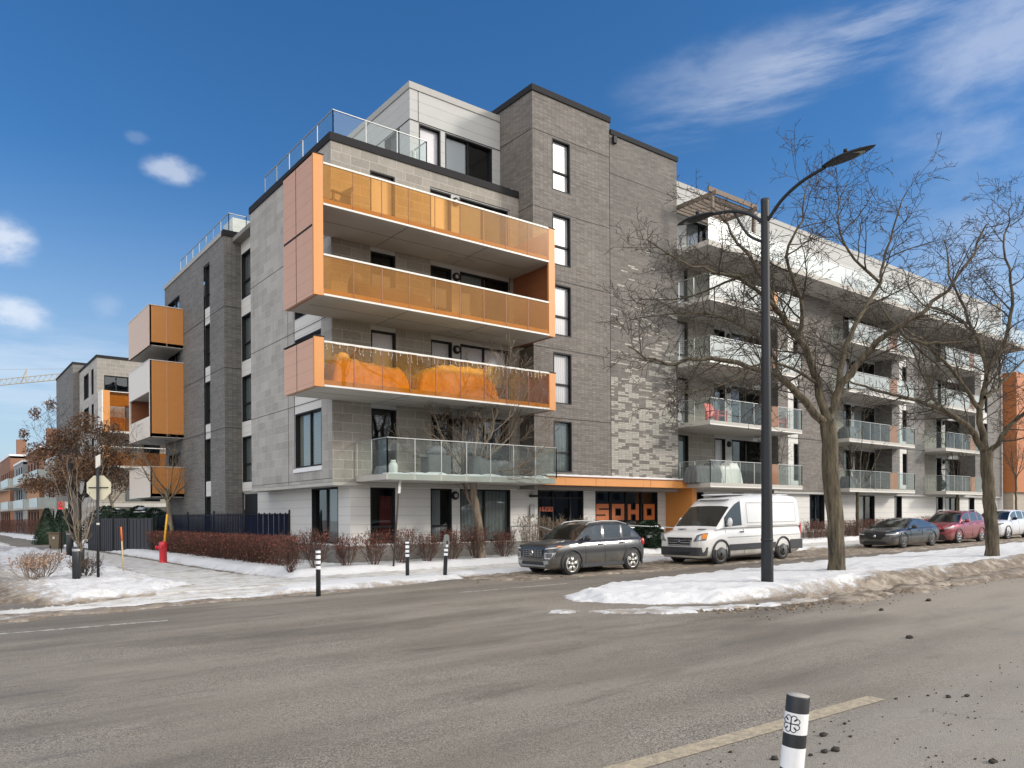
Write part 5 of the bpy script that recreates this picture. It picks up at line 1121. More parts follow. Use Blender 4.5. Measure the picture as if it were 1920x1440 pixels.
limb_tree('honey_locust', 'second bare tree on the snowy reservation, nearer the right picture edge', 'tree', (30.15,11.23,.27),
    [PD(1862,1060,D2),PD(1858,970,D2),PD(1852,900,D2),PD(1848,845,D2)], (.22,.19),
    [(pxpath([(1848,850),(1815,800),(1760,765),(1700,745),(1620,725),(1560,700)], D2, (0,-.2,-.5,-1,-1.6,-2)), .12, .018),
     (pxpath([(1848,845),(1838,770),(1850,700),(1825,620),(1790,540),(1770,450)], D2, (0,.3,.6,1,1.2,1.4)), .13, .018),
     (pxpath([(1838,770),(1790,700),(1740,650),(1680,610),(1640,560)], D2, (.3,0,-.6,-1,-1.4)), .08, .015),
     (pxpath([(1850,860),(1880,815),(1925,770),(1990,700),(2060,650)], D2, (0,-.2,-.4,-.8,-1)), .11, .018),
     (pxpath([(1850,700),(1885,630),(1900,550),(1880,460),(1900,380)], D2, (.6,.4,.2,0,0)), .09, .015),
     (pxpath([(1846,745),(1880,720),(1930,660),(1990,600)], D2, (.2,1,1.8,2.4)), .07, .014),
     (pxpath([(1760,765),(1730,700),(1700,640),(1650,620)], D2, (-.5,.4,1.2,2)), .05, .012),
     (pxpath([(1825,620),(1780,590),(1720,560),(1690,500)], D2, (1,1.8,2.4,3)), .06, .012)], LOC, 8, group='bare trees on the reservation')
# young maple before the low balcony
MAP = dict(seg=(.4,.25,.16,.12), wob=(.05,.08,.12,.15), up=(.06,.06,.05,.02), min=.0065, split=.03, levels=3, dens=(3.2,4.4,5.0), flat=.8, ang=(22,46), len=(1.7,.85,.4), rl=.012)
D3 = 29.8
limb_tree('young_maple', 'young tan barked tree with upright bare limbs before the low glass balcony', 'tree', (17.2,24.4,.3),
    [PD(904,1052,D3),PD(898,990,D3),PD(889,930,D3),PD(886,885,D3)], (.17,.12),
    [(pxpath([(893,960),(878,930),(870,885),(866,830),(858,770),(852,700)], D3, (0,.1,.2,.3,.4,.5)), .075, .012),
     (pxpath([(886,890),(892,850),(896,790),(905,730),(910,690)], D3, (0,0,.1,.2,.2)), .08, .012),
     (pxpath([(888,880),(905,840),(925,790),(940,740),(955,700)], D3, (0,-.2,-.4,-.6,-.7)), .06, .01),
     (pxpath([(888,880),(920,850),(955,820),(975,770),(990,730)], D3, (0,.3,.6,.8,1)), .05, .01),
     (pxpath([(886,885),(862,870),(835,830),(815,780),(800,740)], D3, (0,-.2,-.5,-.7,-.9)), .05, .01),
     (pxpath([(880,870),(860,820),(840,760)], D3, (.1,.7,1.1)), .04, .01),
     (pxpath([(890,890),(930,885),(985,870),(1030,830)], D3, (0,-.4,-.8,-1)), .04, .008),
     (pxpath([(884,905),(850,885),(800,860),(770,830)], D3, (0,.1,-.2,-.5)), .04, .008)], MAP, 12, mats=(bark('tan_bark',(.13,.10,.07),(.26,.21,.16)),TWIGT))
SM = dict(MAP, levels=3, dens=(2.4,3.0,3.0), len=(1.3,.65,.3), ang=(30,60), wob=(.08,.12,.18,.2), min=.006)
def small_tree(px, pyb, Y, htop, label, seed, lean=0, name='young_tree', spread=1.1, r=.09, mats=(BARK,TWIG), group=None, forks=6, cfg=SM, fork=.42, b=None):
    p = b or PY(px, pyb, Y); H = htop; rg = random.Random(seed); base_ = Vector(p); fk = base_+Vector((lean,0,H*fork)); limbs = []
    for i in range(forks):
        a = 2*math.pi*i/forks+rg.uniform(-.3,.3); s = spread*rg.uniform(.6,1.1); tp = fk+Vector((math.cos(a)*s,math.sin(a)*s,H*(1-fork)*rg.uniform(.6,1)))
        st = base_+Vector((lean*.8,0,H*fork*rg.uniform(.75,1))); limbs.append(([st, st.lerp(tp,.3)+Vector((math.cos(a)*s*.10,math.sin(a)*s*.10,0)), st.lerp(tp,.65), tp], r*.36, .007))
    return limb_tree(name, label, 'tree', tuple(base_), [base_-Vector((0,0,.15)), base_.lerp(fk,.5), fk], (r,r*.7), limbs, cfg, seed, mats, group)
small_tree(1608,1003,24.2,7.4,'bare sapling behind the dark fastback, before the ground floor windows',21,spread=1.9,r=.12)
small_tree(1795,985,24.2,7.0,'slender bare sapling in front of the second bay from the right',22,spread=1.5,r=.10)
small_tree(1450,990,24.3,6.2,'thin bare sapling hidden mostly by the lamp post',23,spread=1.0,r=.07)
small_tree(1905,960,22,6.5,'thin bare sapling before the orange building end',24,spread=1.2,r=.08)
p = G0 = PD(325,1012,42); small_tree(0,0,0,6.2,'small tree with a pale crooked trunk behind the hedge beside the yellow hydrant marker',25,spread=2.6,r=.13,mats=(bark('grey_tan_bark',(.12,.095,.065),(.25,.21,.15)),TWIGT),b=p,lean=-.35,forks=8)
p = PD(222,1010,62); small_tree(0,0,0,8.5,'bare tree rising over the charcoal fence behind the stop sign',26,spread=3.2,r=.17,mats=(bark('grey_tan_bark',(.12,.095,.065),(.25,.21,.15)),TWIGT),b=p,lean=-.6,forks=8)
# vase shaped sapling by the stop sign
p = Vector((3.85,26.8,.1)); small_tree(0,0,0,3.6,'vase shaped sapling with whippy bare stems left of the stop sign',27,spread=.75,r=.05,b=p,forks=9,fork=.28,mats=(BARK,TWIGT),cfg=dict(SM,dens=(1.8,2.4),levels=2,len=(.7,.35),ang=(15,32),wob=(.02,.05,.08)))
# tree that kept its brown leaves
def leaves(mb, c, r, n, s, rg, shape=None):
    for _ in range(n):
        v = Vector((rg.gauss(0,1),rg.gauss(0,1),rg.gauss(0,1))).normalized()*rg.random()**.45
        p = Vector((c[0]+v.x*r[0],c[1]+v.y*r[1],c[2]+v.z*r[2])); a = perp(Vector((rg.gauss(0,1),rg.gauss(0,1),rg.gauss(0,1))).normalized(),rg)*s*rg.uniform(.5,1.2); b = perp(a.normalized(),rg)*s*rg.uniform(.4,.9)
        mb.add([p-a,p+b*.6,p+a,p-b*.6],[(0,1,2,3)])
p = PD(150,1030,50); rg = random.Random(31)
t = small_tree(0,0,0,9.0,'tree that kept its brown leaves beside the black pole at the side street',31,spread=3.4,r=.11,b=p,forks=9,fork=.40,mats=(TWIG,TWIG),cfg=dict(SM,len=(2.2,1.0,.45)),name='oak_tree')
m = MB()
for px,py,rx,rz,n in ((140,880,1.6,1.0,2600),(185,870,1.5,1.3,2600),(120,830,1.2,1.0,1700),(75,850,1.0,.8,900),(160,800,1.1,1.0,1300),(60,905,.8,.7,700),(105,910,1.3,.8,1600),(45,815,.35,.45,160),(66,775,.4,.5,180),(95,760,.4,.4,160),(205,820,.9,1.2,900),(225,900,.9,.9,700),(240,850,.7,.7,300)):
    c = PD(px,py,50+rg.uniform(-1.4,1.4)); leaves(m, c, (rx,rx,rz), int(n*.95), .10, rg)
m.build('dry_foliage', LEAFB, t)
# ------------------------------------------------------------------ shrubs
def shrub(x, y, z, h, w, seed, label, group, stems=26, mat=TWIGR, leaf=LEAFR, nl=160, name='shrub', lw=.03):
    rg = random.Random(seed); t = thing(name, label, 'shrub', (x,y,z), group); m = MB(); lf = MB()
    cfg = dict(seg=(.16,.12,.1), wob=(.10,.16,.2), up=(.10,.06,.03), min=.0045, split=9, levels=2, dens=(7,7), flat=1, ang=(18,45), len=(.38,.18), rl=.012)
    for i in range(stems):
        a = rg.uniform(0,6.283); q = rg.random()**.6; top = Vector((x+math.cos(a)*w*q,y+math.sin(a)*w*q,z+h*rg.uniform(.75,1.05))); b = Vector((x+math.cos(a)*w*.18*q,y+math.sin(a)*w*.18*q,z-.05))
        mid = b.lerp(top,.5)+Vector((math.cos(a)*w*.1,math.sin(a)*w*.1,-.05)); grow_on((m,m), smooth([b,mid,top],3,rg,.015), .011, 0, rg, cfg, .005, .3)
    m.build('stems', mat, t)
    if nl:
        for _ in range(nl):
            a = rg.uniform(0,6.283); q = rg.random()**.5*w; c = Vector((x+math.cos(a)*q,y+math.sin(a)*q,z+h*rg.uniform(.55,1.02))); s = lw
            u = perp(Vector((0,0,1)),rg)*s; v = Vector((rg.gauss(0,.5),rg.gauss(0,.5),1)).normalized()*s; lf.add([c-u,c+v,c+u,c-v],[(0,1,2,3)])
        lf.build('leaves', leaf, t)
    return t
shx = [545,592,650,700,752,800,848,893,945]
sl_ = ['leftmost twiggy shrub in front of the white wall, beside the hedge end','bare shrub below the dark corner sliding door','bare shrub between the sliding door and the red curtain window','bare shrub beneath the red curtain window','bare shrub just right of the leaning sign pole','bare shrub behind the second striped bollard','bare shrub behind the capped bollard','bare shrub at the foot of the young tan tree','bare shrub left of the grey crossover bonnet']
for i,(px,lab) in enumerate(zip(shx,sl_)):
    p = PY(px,1064-i*2,24.35+.05*(i%3)); shrub(p.x,p.y,zg(p.x,p.y)+.2,1.12+.12*math.sin(i*2.1),.52,100+i,lab,'bare shrubs along the front wall',nl=190)
for i,(X_,h_,lab) in enumerate([(19.9,1.6,'tall stiff stemmed shrub by the entrance handrail'),(21.0,1.5,'tall stiff stemmed shrub behind the bonnet of the grey crossover'),(22.3,1.35,'tan shrub before the entrance door'),(23.6,1.4,'tan shrub before the right part of the entrance door')]):
    shrub(X_,24.7 if i<2 else 25.3,zg(X_,24)+.2,h_,.55,140+i,lab,'stiff shrubs by the entrance',stems=24,mat=TWIGT,leaf=LEAFB,nl=60)
# barberry hedge on the left
def hedge(name, label, pts, w, h, seed, group=None, dens=150, leafn=700, mat=TWIGR, leaf=LEAFR):
    rg = random.Random(seed); x0,y0 = pts[0]; t = thing(name, label, 'hedge', (x0,y0,zg(x0,y0)+.15), group); m = MB(); lf = MB()
    for (xa,ya),(xb,yb) in zip(pts,pts[1:]):
        L_ = math.hypot(xb-xa,yb-ya); nx,ny = -(yb-ya)/L_,(xb-xa)/L_
        for i in range(int(L_*dens)):
            u = rg.random(); s = rg.uniform(-w,w)*rg.uniform(.6,1); x = xa+(xb-xa)*u+nx*s; y = ya+(yb-ya)*u+ny*s; z = zg(x,y)+.12; hh = h*rg.uniform(.7,1.06)*(1+.05*math.sin(x*2+y*3))
            q = Vector((x,y,z)); a = Vector((rg.gauss(0,.13),rg.gauss(0,.13),0)); pts_ = [q*1, q+Vector((a.x*.6,a.y*.6,hh*.5)), q+Vector((a.x*2,a.y*2,hh))]; m.tube(pts_, [.008,.006,.004], 3, cap=False)
            for k in range(3):
                c = pts_[1].lerp(pts_[2],rg.uniform(-.3,1)); d = Vector((rg.gauss(0,1),rg.gauss(0,1),rg.uniform(.1,1))).normalized()*rg.uniform(.12,.3); m.tube([c,c+d*.5+Vector((0,0,.02)),c+d],[.005,.004,.003],3,cap=False)
        for i in range(int(L_*leafn)):
            u = rg.random(); s = rg.uniform(-w,w)*1.25; x = xa+(xb-xa)*u+nx*s; y = ya+(yb-ya)*u+ny*s; c = Vector((x,y,zg(x,y)+.15+h*(rg.random()**.45)*1.02)); s_ = .028; a = perp(Vector((0,0,1)),rg)*s_; b = Vector((rg.gauss(0,.6),rg.gauss(0,.6),1)).normalized()*s_; lf.add([c-a,c+b,c+a,c-b],[(0,1,2,3)])
    m.build('stems', mat, t); lf.build('leaves', leaf, t); return t
hedge('hedge', 'dense dark red twig hedge running back along the side of the building', [(10.3,26.2),(10.25,36),(10.4,46)], .5, 1.12, 51, dens=110, leafn=600)
hedge('hedge', 'dark red hedge between the van and the leaning trunk', [(30.2,24.3),(36.5,24.3)], .45, 1.15, 52, dens=90, leafn=520)
hedge('hedge', 'thin clipped hedge behind the dark fastback', [(39.5,24.3),(51.5,24.3)], .3, 1.05, 53, dens=60, leafn=160)
hedge('hedge', 'clipped hedge behind the red crossover', [(53.5,24.3),(68,24.3)], .4, 1.1, 54, dens=50, leafn=260)
# evergreen shrubs
def conifer(x, y, z, r, h, seed, label, group=None, snow=True, kind='round', n=2600):
    rg = random.Random(seed); t = thing('evergreen_shrub', label, 'shrub', (x,y,z), group); m = MB(); sn = MB()
    for _ in range(n):
        u = rg.random(); a = rg.uniform(0,6.283); rr = (r*math.sin(math.pi*min(1,.15+u*.85))**.6 if kind=='round' else r*(1-u)**.8)*rg.uniform(.6,1)*(1+.15*math.sin(a*3+seed)); c = Vector((x+math.cos(a)*rr,y+math.sin(a)*rr,z+h*u))
        d = Vector((math.cos(a),math.sin(a),rg.uniform(-.2,.8))).normalized(); s = .09; b = perp(d,rg)*s*.5; m.add([c,c+d*s+b,c+d*s*1.8,c+d*s-b],[(0,1,2,3)])
    m.blob((x,y,z+h*.45),(r*.7,r*.7,h*.42),seed,.2,8) if kind=='round' else m.lathe([(r*.7,0),(.02,h*.9)],(x,y,z),10)
    m.build('foliage', CONIF, t)
    if snow:
        for i in range(9):
            a = rg.uniform(0,6.283); u = rg.uniform(.45,.95); rr = r*(.75 if kind=='round' else (1-u)*.9)*rg.uniform(.3,1); sn.blob((x+math.cos(a)*rr,y+math.sin(a)*rr,z+h*u+.03),(r*.22,r*.2,.05),i,.3,5)
        sn.build('snow_clumps', SNOWC, t)
    return t
conifer(27.0,24.6,.3,.75,1.35,1,'snow dusted evergreen shrub between the grey crossover and the white van')
conifer(25.9,24.9,.3,.5,1.0,2,'smaller snow dusted evergreen shrub behind the rear of the grey crossover')
for i,(px,D_,r_2,h_2) in enumerate([(200,56,1.5,2.9),(228,55,1.4,2.6),(262,52,1.3,2.8),(290,50,1.2,2.6),(335,47,1.2,2.7),(372,45,1.0,2.4)]):
    p = PD(px,1000,D_); conifer(p.x,p.y,zg(p.x,p.y),r_2,h_2,10+i,['tall dark evergreen just right of the stop sign pole','dark evergreen between stop sign and leaning bare trunk','dark evergreen with thick snow clumps above the charcoal fence','dark evergreen above the small yellow fence sign','dark evergreen topped with snow right of the crooked trunk','last dark evergreen above the navy fence'][i],'evergreens behind the fence',n=3200)
for i,(px,D_,r_2,h_2,lab) in enumerate([(88,62,1.1,2.9,'conical green evergreen left of the brown bin'),(112,66,.9,2.8,'conical evergreen under the red parking sign'),(128,60,.8,3.0,'conical evergreen beside the black pole')]):
    p = PD(px,1010,D_); conifer(p.x,p.y,zg(p.x,p.y),r_2,h_2,20+i,lab,'conical evergreens by the side street',False,'cone',2200)
# dry ground shrub in the mound
shrub(2.55,26.6,.2,.62,.55,160,'low dry shrub with pale brown leaves left of the small bollard','low shrubs in the corner mound',stems=20,mat=TWIGT,leaf=LEAFP,nl=240,lw=.03)
shrub(3.0,27.6,.2,.7,.6,161,'taller dry shrub with pale brown leaves behind its neighbour','low shrubs in the corner mound',stems=18,mat=TWIGT,leaf=LEAFP,nl=200,lw=.03)
shrub(4.0,26.9,.2,.5,.5,162,'sparse dark twigged shrub between small bollard and sign pole','low shrubs in the corner mound',stems=22,mat=TWIG,leaf=LEAFB,nl=120,lw=.025)
hedge('hedge', 'brown hedge before the town houses far down the side street', [(10.2,84),(9.9,110),(9.4,140)], .5, 1.9, 55, dens=14, leafn=120)

# ================================================================== STREET FURNITURE
# street lamp with two curved arms
lx, ly = 16.66, 11.28; lz = zg(lx,ly)
t = thing('street_lamp', 'dark double armed street lamp on the snowy reservation', 'street lamp', (lx,ly,lz))
m = MB(); m.lathe([(.150,0),(.148,.6),(.132,2.2),(.112,6.0),(.10,9.55),(.105,9.6),(.105,9.68)], (lx,ly,lz), 24); m.build('pole', DARK, t)
m = MB(); m.lathe([(.154,1.2),(.154,1.24)],(lx,ly,lz),24); m.box(lx-.05,lx+.05,ly-.145,ly-.13,lz+.5,lz+.95); m.build('access_door', DARK, t)
def arm(s, far, ztop, br):
    m = MB(); pts = [Vector((lx,ly,lz+9.05)),Vector((lx,ly+s*.45*far,lz+9.05+.42*ztop)),Vector((lx,ly+s*1.0*far,lz+9.05+.68*ztop)),Vector((lx,ly+s*1.6*far,lz+9.05+.80*ztop))]
    m.tube(smooth(pts,5), .042, 8)
    if br: m.tube(smooth([Vector((lx,ly,lz+8.6)),Vector((lx,ly+s*.5*far,lz+8.95)),Vector((lx,ly+s*.9*far,lz+9.05+.60*ztop))],5), .035, 8)
    m.build('arm', DARK, t); y0 = ly+s*1.55*far; z0 = lz+9.05+.80*ztop
    m = MB(); n = 14; L_ = 1.25; up_ = []; dn = []
    vs = []; k = 12
    for i in range(n+1):
        u = i/n; w = .19*math.sin(math.pi*min(1,(.06+u*.94)))**.7+.012; h = .075*math.sin(math.pi*min(1,.1+u*.9))+.012
        for j in range(k):
            a = 2*math.pi*j/k; zz = math.sin(a)*h; zz = zz if zz > 0 else zz*.35
            vs.append((lx+math.cos(a)*w, y0+s*u*L_, z0+.02+zz+.04*u))
    fs = [(i*k+j,i*k+(j+1)%k,(i+1)*k+(j+1)%k,(i+1)*k+j) for i in range(n) for j in range(k)]+[tuple(range(k)),tuple(range(n*k,(n+1)*k))]
    m.add(vs,fs,True); hd = reg(m.build('lamp_head', DARK, t, normals=True))
    m = MB(); pts = []
    for q in range(24):
        a = 2*math.pi*q/24; pts.append((lx+math.cos(a)*.14, y0+s*(.62+.40*math.sin(a)), z0+.005+.02))
    m.add(pts,[tuple(range(24))]); m.build('lens', simple('lamp_lens',(.25,.27,.25),.2,coat=.5), hd)
    m = MB(); m.lathe([(.035,0),(.035,.10)],(lx,y0+s*.55,z0+.10),12); m.lathe([(.045,.10),(.045,.17)],(lx,y0+s*.55,z0+.06),12); m.build('sensor', BLACK, hd)
arm(-1, 1.0, 1.05, False); arm(1, 1.0, .95, True)
m = MB(); m.tube([(lx+.13,ly,lz+6.0),(lx+.19,ly,lz+6.0)],.02,6); m.blob((lx+.22,ly,lz+5.9),(.04,.04,.13),1,0,6); m.build('bracket', BLACK, t)
# striped bollards
WHR = simple('white_reflective_band', (.80,.81,.83), .35); BLKP = simple('black_plastic_post', (.018,.02,.024), .5, var=.3, sc=20)
def bollard(x, y, z, h, r, bands, label, group, tilt=(0,0), name='bollard', top=None, mat=BLKP):
    t = thing(name, label, 'bollard', (x,y,z), group, local=True); t.rotation_euler = (R(tilt[0]),R(tilt[1]),0)
    m = MB(); m.lathe([(r,-.1),(r,h-.01),(r*.93,h)],(0,0,0),32); m.build('post', mat, t)
    for a,b in bands: m = MB(); m.lathe([(r+.0015,h-b),(r+.0015,h-a)],(0,0,0),32); m.f = [f for f in m.f if len(f)==4]; m.sm = [True]*len(m.f); m.build('reflective_band', WHR, t)
    if top: m = MB(); m.lathe([(r*1.05,h-.02),(r*1.05,h)],(0,0,0),24); m.build('cap', top, t)
    return t
bd = [(.04,.10),(.15,.24),(.29,.37),(.42,.50)]
for px,py,lab,hh in ((597,1118,'striped black and white bollard nearest the corner, at the kerb',1.17),(764,1087,'striped bollard in the snow strip below the red curtain window',1.2)):
    p = PD(px,py,EYE); d = ray(px,py); tt = EYE/(.010*d.x-.003*d.y-d.z); p = E0+d*tt; bollard(p.x,p.y,zg(p.x,p.y)-.0,hh,.058,bd,lab,'striped bollards along the kerb')
d = ray(834,1085); p = E0+d*(EYE/(.010*d.x-.003*d.y-d.z)); cb_ = bollard(p.x,p.y,zg(p.x,p.y),1.17,.062,[(.12,.2),(.25,.33),(.38,.46)],'striped bollard with a grey angular cap, between the small shrub and the grey crossover','striped bollards along the kerb',(2,2))
m = MB(); m.prism([(-.07,.98),(.07,.98),(.085,1.10),(.06,1.32),(.02,1.36),(-.02,1.36),(-.06,1.32),(-.085,1.10)],'y',-.05,.05); m.build('cap', simple('grey_cap',(.22,.22,.21),.5), cb_)
# the near one with the petal emblem
pt = PD(1497,1303,3.6); tilt = R(5.5); axd = (uv*math.cos(tilt)+rv*math.sin(tilt)).normalized(); hgt = pt.z-zg(pt.x,pt.y); bp = pt-axd*(hgt/math.cos(tilt))
t = thing('bollard', 'large striped bollard with a petal emblem, leaning in the right foreground', 'bollard', tuple(bp), 'striped bollards in the foreground', local=True); t.rotation_mode = 'QUATERNION'
fw = Vector((E0.x-pt.x,E0.y-pt.y,0)).normalized(); xa_ = axd.cross(fw).normalized(); ya_ = axd.cross(xa_).normalized(); t.rotation_quaternion = Matrix((xa_,ya_,axd)).transposed().to_quaternion()
h = hgt/math.cos(tilt); r = .0525
m = MB(); m.lathe([(r,-.1),(r,h-.008),(r*.96,h-.002)],(0,0,0),48); m.build('post', BLKP, t)
m = MB(); m.lathe([(r*.955,h-.003),(r*.93,h+.001),(.002,h+.001)],(0,0,0),48); m.build('top_cap', simple('dusty_top',(.36,.34,.31),.8,var=.25,sc=60), t)
for a,b in ((.078,.176),(.238,.34),(.40,.50)):
    m = MB(); m.lathe([(r+.0012,h-b),(r+.0012,h-a)],(0,0,0),48); m.f = [f for f in m.f if len(f)==4]; m.sm = [True]*len(m.f); m.build('reflective_band', WHR, t)
m = MB(); c0 = -math.pi/2; zc = h-.128; sc_ = .040; off = -.42   # emblem centre turned to the left side of the post
def wrap(a, b):
    ang = c0+off*1.0+(a*sc_)/r; return (math.cos(ang)*(r+.0022), math.sin(ang)*(r+.0022), zc+b*sc_)
sgn = 1
for qx,qy in ((1,1),(1,-1),(-1,1),(-1,-1)):
    P_ = [(.02,.02),(.02,.62)]+[(.32+.30*math.cos(a),.66+.30*math.sin(a)) for a in np.linspace(math.pi,-.55,10)]+[(.50,.44),(.42,.42)]; Q_ = [(b,a) for a,b in P_[::-1]]
    m.tube([wrap(a*qx,b*qy) for a,b in P_+Q_[1:]], .0019, 5); m.blob(wrap(.40*qx,.40*qy),(.0035,.0035,.0035),1,0,5)
m.build('emblem', BLACK, t)
# black posts at the corner
p = Vector((3.65,26.0,.1)); bollard(3.66,26.1,.12,1.02,.11,[(.07,.085),(.11,.125)],'thick black bollard with two thin white rings at the corner mound','black bollards at the corner')
bollard(4.15,28.6,.15,.95,.10,[(.05,.065)],'black bollard partly hidden behind the sapling trunk','black bollards at the corner'); 
d = PD(131,1030,40); bollard(d.x,d.y,zg(d.x,d.y),1.35,.17,[(.1,.12)],'stout dark bollard at the foot of the tall black pole','black bollards at the corner')
# stop sign seen from the back
sx, sy = 4.27,26.27; t = thing('stop_sign', 'octagonal stop sign seen from its pale back on a dark pole at the corner', 'road sign', (sx,sy,-.04))
m = MB(); m.tube([(sx,sy,-.1),(sx,sy,3.55)],.042,10); m.build('pole', DARK, t)
fc = -Vector((hv.x,hv.y,0)); rx_ = Vector((rv.x,rv.y,0)); zc = 2.92; q = []
cc = Vector((sx,sy,zc))+Vector((hv.x,hv.y,0))*.06
m = MB(); o8 = [cc+rx_*(.40*math.cos(R(22.5+45*i)))+Vector((0,0,.40*math.sin(R(22.5+45*i)))) for i in range(8)]; bk = [v+Vector((hv.x,hv.y,0))*.008 for v in o8]
m.add(o8+bk,[tuple(range(8)),tuple(range(8,16))[::-1]]+[(i,(i+1)%8,8+(i+1)%8,8+i) for i in range(8)]); m.build('sign_panel', simple('sign_back',(.62,.58,.43),.5,var=.05), t, normals=True)
m = MB(); m.tube([cc-rx_*.30+fc*.02,cc+rx_*.30+fc*.02],.016,6); m.build('bracket', BLACK, t)
m = MB(); a_ = Vector((sx,sy,0)); ux = Vector((.52,.85,0)).normalized()
m.add([a_-ux*.17+Vector((0,0,3.5)),a_+ux*.17+Vector((0,0,3.6)),a_+ux*.17+Vector((0,0,3.95)),a_-ux*.17+Vector((0,0,3.85))],[(0,1,2,3)]); m.add([a_-ux*.17+Vector((.012,-.01,3.5)),a_+ux*.17+Vector((.012,-.01,3.6)),a_+ux*.17+Vector((.012,-.01,3.95)),a_-ux*.17+Vector((.012,-.01,3.85))],[(3,2,1,0)])
m.build('street_name_plate', WHITEM, t); m = MB(); m.lathe([(.046,1.78),(.046,1.84)],(sx,sy,0),12); m.build('sticker', WHITEM, t)
# stake, hydrant, marker
p = Vector((5.38,28.38,0)); t = thing('stake', 'leaning wooden survey stake with an orange painted tip on the snow mound', 'stake', (5.38,28.38,0))
m = MB(); tp = PD(227,988,25.8); m.tube([(5.38,28.38,-.1),tuple(Vector((5.38,28.38,0)).lerp(tp,.72))],.027,4); m.build('shaft', simple('raw_wood',(.55,.43,.24),.8), t); m = MB(); m.tube([tuple(Vector((5.38,28.38,0)).lerp(tp,.72)),tp],.029,4); m.build('painted_tip', simple('orange_paint',(.75,.17,.03),.6), t)
RED = simple('hydrant_red', (.52,.015,.025), .35, var=.12, coat=.3); hx,hy = 8.36,35.86
t = thing('fire_hydrant', 'bright red fire hydrant in the snow with a yellow marker post', 'hydrant', (hx,hy,0))
m = MB(); m.lathe([(.21,.0),(.21,.06),(.16,.07),(.16,.10),(.155,.62),(.17,.66),(.175,.86),(.16,.92),(.10,.96),(.04,.97)],(hx,hy,-.02),20); m.build('barrel', RED, t)
a = -rx_; 
m = MB(); m.tube([Vector((hx,hy,.68)),Vector((hx,hy,.68))+a*.26],.085,10); m.tube([Vector((hx,hy,.68))+a*.26,Vector((hx,hy,.68))+a*.31],.10,8); m.build('outlet', RED, t)
m = MB(); m.tube([Vector((hx,hy,.72)),Vector((hx,hy,.72))+fc*.24],.06,8); m.build('outlet', RED, t)
t = thing('marker_post', 'leaning yellow marker post standing on the red fire hydrant', 'marker post', (hx,hy,.95)); m = MB(); tp = PD(314,964,36.0); m.tube([PD(308,1022,35.9),tp],.058,4); m.build('panel', simple('yellow_plastic',(.75,.40,.03),.5), t)
# leaning sign pole
t = thing('sign_pole', 'leaning rusty dark sign pole before the red curtain window', 'sign pole', tuple(PY(737,1066,23.9))); m = MB(); m.tube([PY(737,1072,23.9),PY(749,900,23.9)],.036,8); m.lathe([(.09,0),(.05,.06)],tuple(PY(737,1066,23.9)),8); m.build('pole', simple('rusted_steel',(.05,.04,.035),.7,var=.3,sc=5), t)
p0, p1 = PY(748,925,23.86), PY(750,898,23.86); ux = Vector((.06,.02,0)); m = MB(); m.add([p0-ux,p0+ux,p1+ux,p1-ux,p0-ux+Vector((.0,-.02,0)),p0+ux+Vector((0,-.02,0)),p1+ux+Vector((0,-.02,0)),p1-ux+Vector((0,-.02,0))],[(0,1,2,3),(4,7,6,5),(0,4,5,1),(1,5,6,2),(2,6,7,3),(3,7,4,0)]); m.build('sign_plate', WHITEM, t)
# tall black pole & red parking sign
p = PD(133,1035,42); t = thing('utility_pole', 'tall plain black pole at the side street kerb', 'pole', (p.x,p.y,0)); m = MB(); m.lathe([(.14,-.2),(.11,5.0)],(p.x,p.y,0),12); m.build('pole', BLACK, t)
p = PD(115,1005,45); t = thing('parking_sign', 'bright red no stopping sign beside a small white sign', 'road sign', (p.x,p.y,0)); m = MB(); m.tube([(p.x,p.y,-.2),(p.x,p.y,3.1)],.03,6); m.build('pole', BLACK, t)
def plate(nm, mt, c, w, h_, th=.01, par=None):
    m = MB(); a,b = rx_*w/2, Vector((0,0,h_/2)); f_ = Vector((hv.x,hv.y,0))*th; c = Vector(c); m.add([c-a-b,c+a-b,c+a+b,c-a+b,c-a-b+f_,c+a-b+f_,c+a+b+f_,c-a+b+f_],[(0,1,2,3),(4,7,6,5),(0,4,5,1),(1,5,6,2),(2,6,7,3),(3,7,4,0)]); return m.build(nm, mt, par)
SR = simple('sign_red',(.85,.02,.02),.4); sc2 = PD(115,948,44.9)
o = reg(plate('red_plate', SR, sc2, .33, .45, par=t)); m = MB(); k_ = 20
m.tube([sc2+fc*.01+rx_*(.12*math.cos(2*math.pi*i/k_))+Vector((0,0,.05+.12*math.sin(2*math.pi*i/k_))) for i in range(k_+1)],.014,4); m.tube([sc2+fc*.012+rx_*-.08+Vector((0,0,.13)),sc2+fc*.012+rx_*.08+Vector((0,0,-.03))],.012,4); m.build('symbol', BLACK, o)
s3 = PD(126.5,947,44.9); o = reg(plate('white_plate', WHITEM, s3, .32, .40, par=t)); m = MB(); m.tube([s3+fc*.01+rx_*(.10*math.cos(2*math.pi*i/k_))+Vector((0,0,.07+.10*math.sin(2*math.pi*i/k_))) for i in range(k_+1)],.011,4); m.build('symbol', BLACK, o)
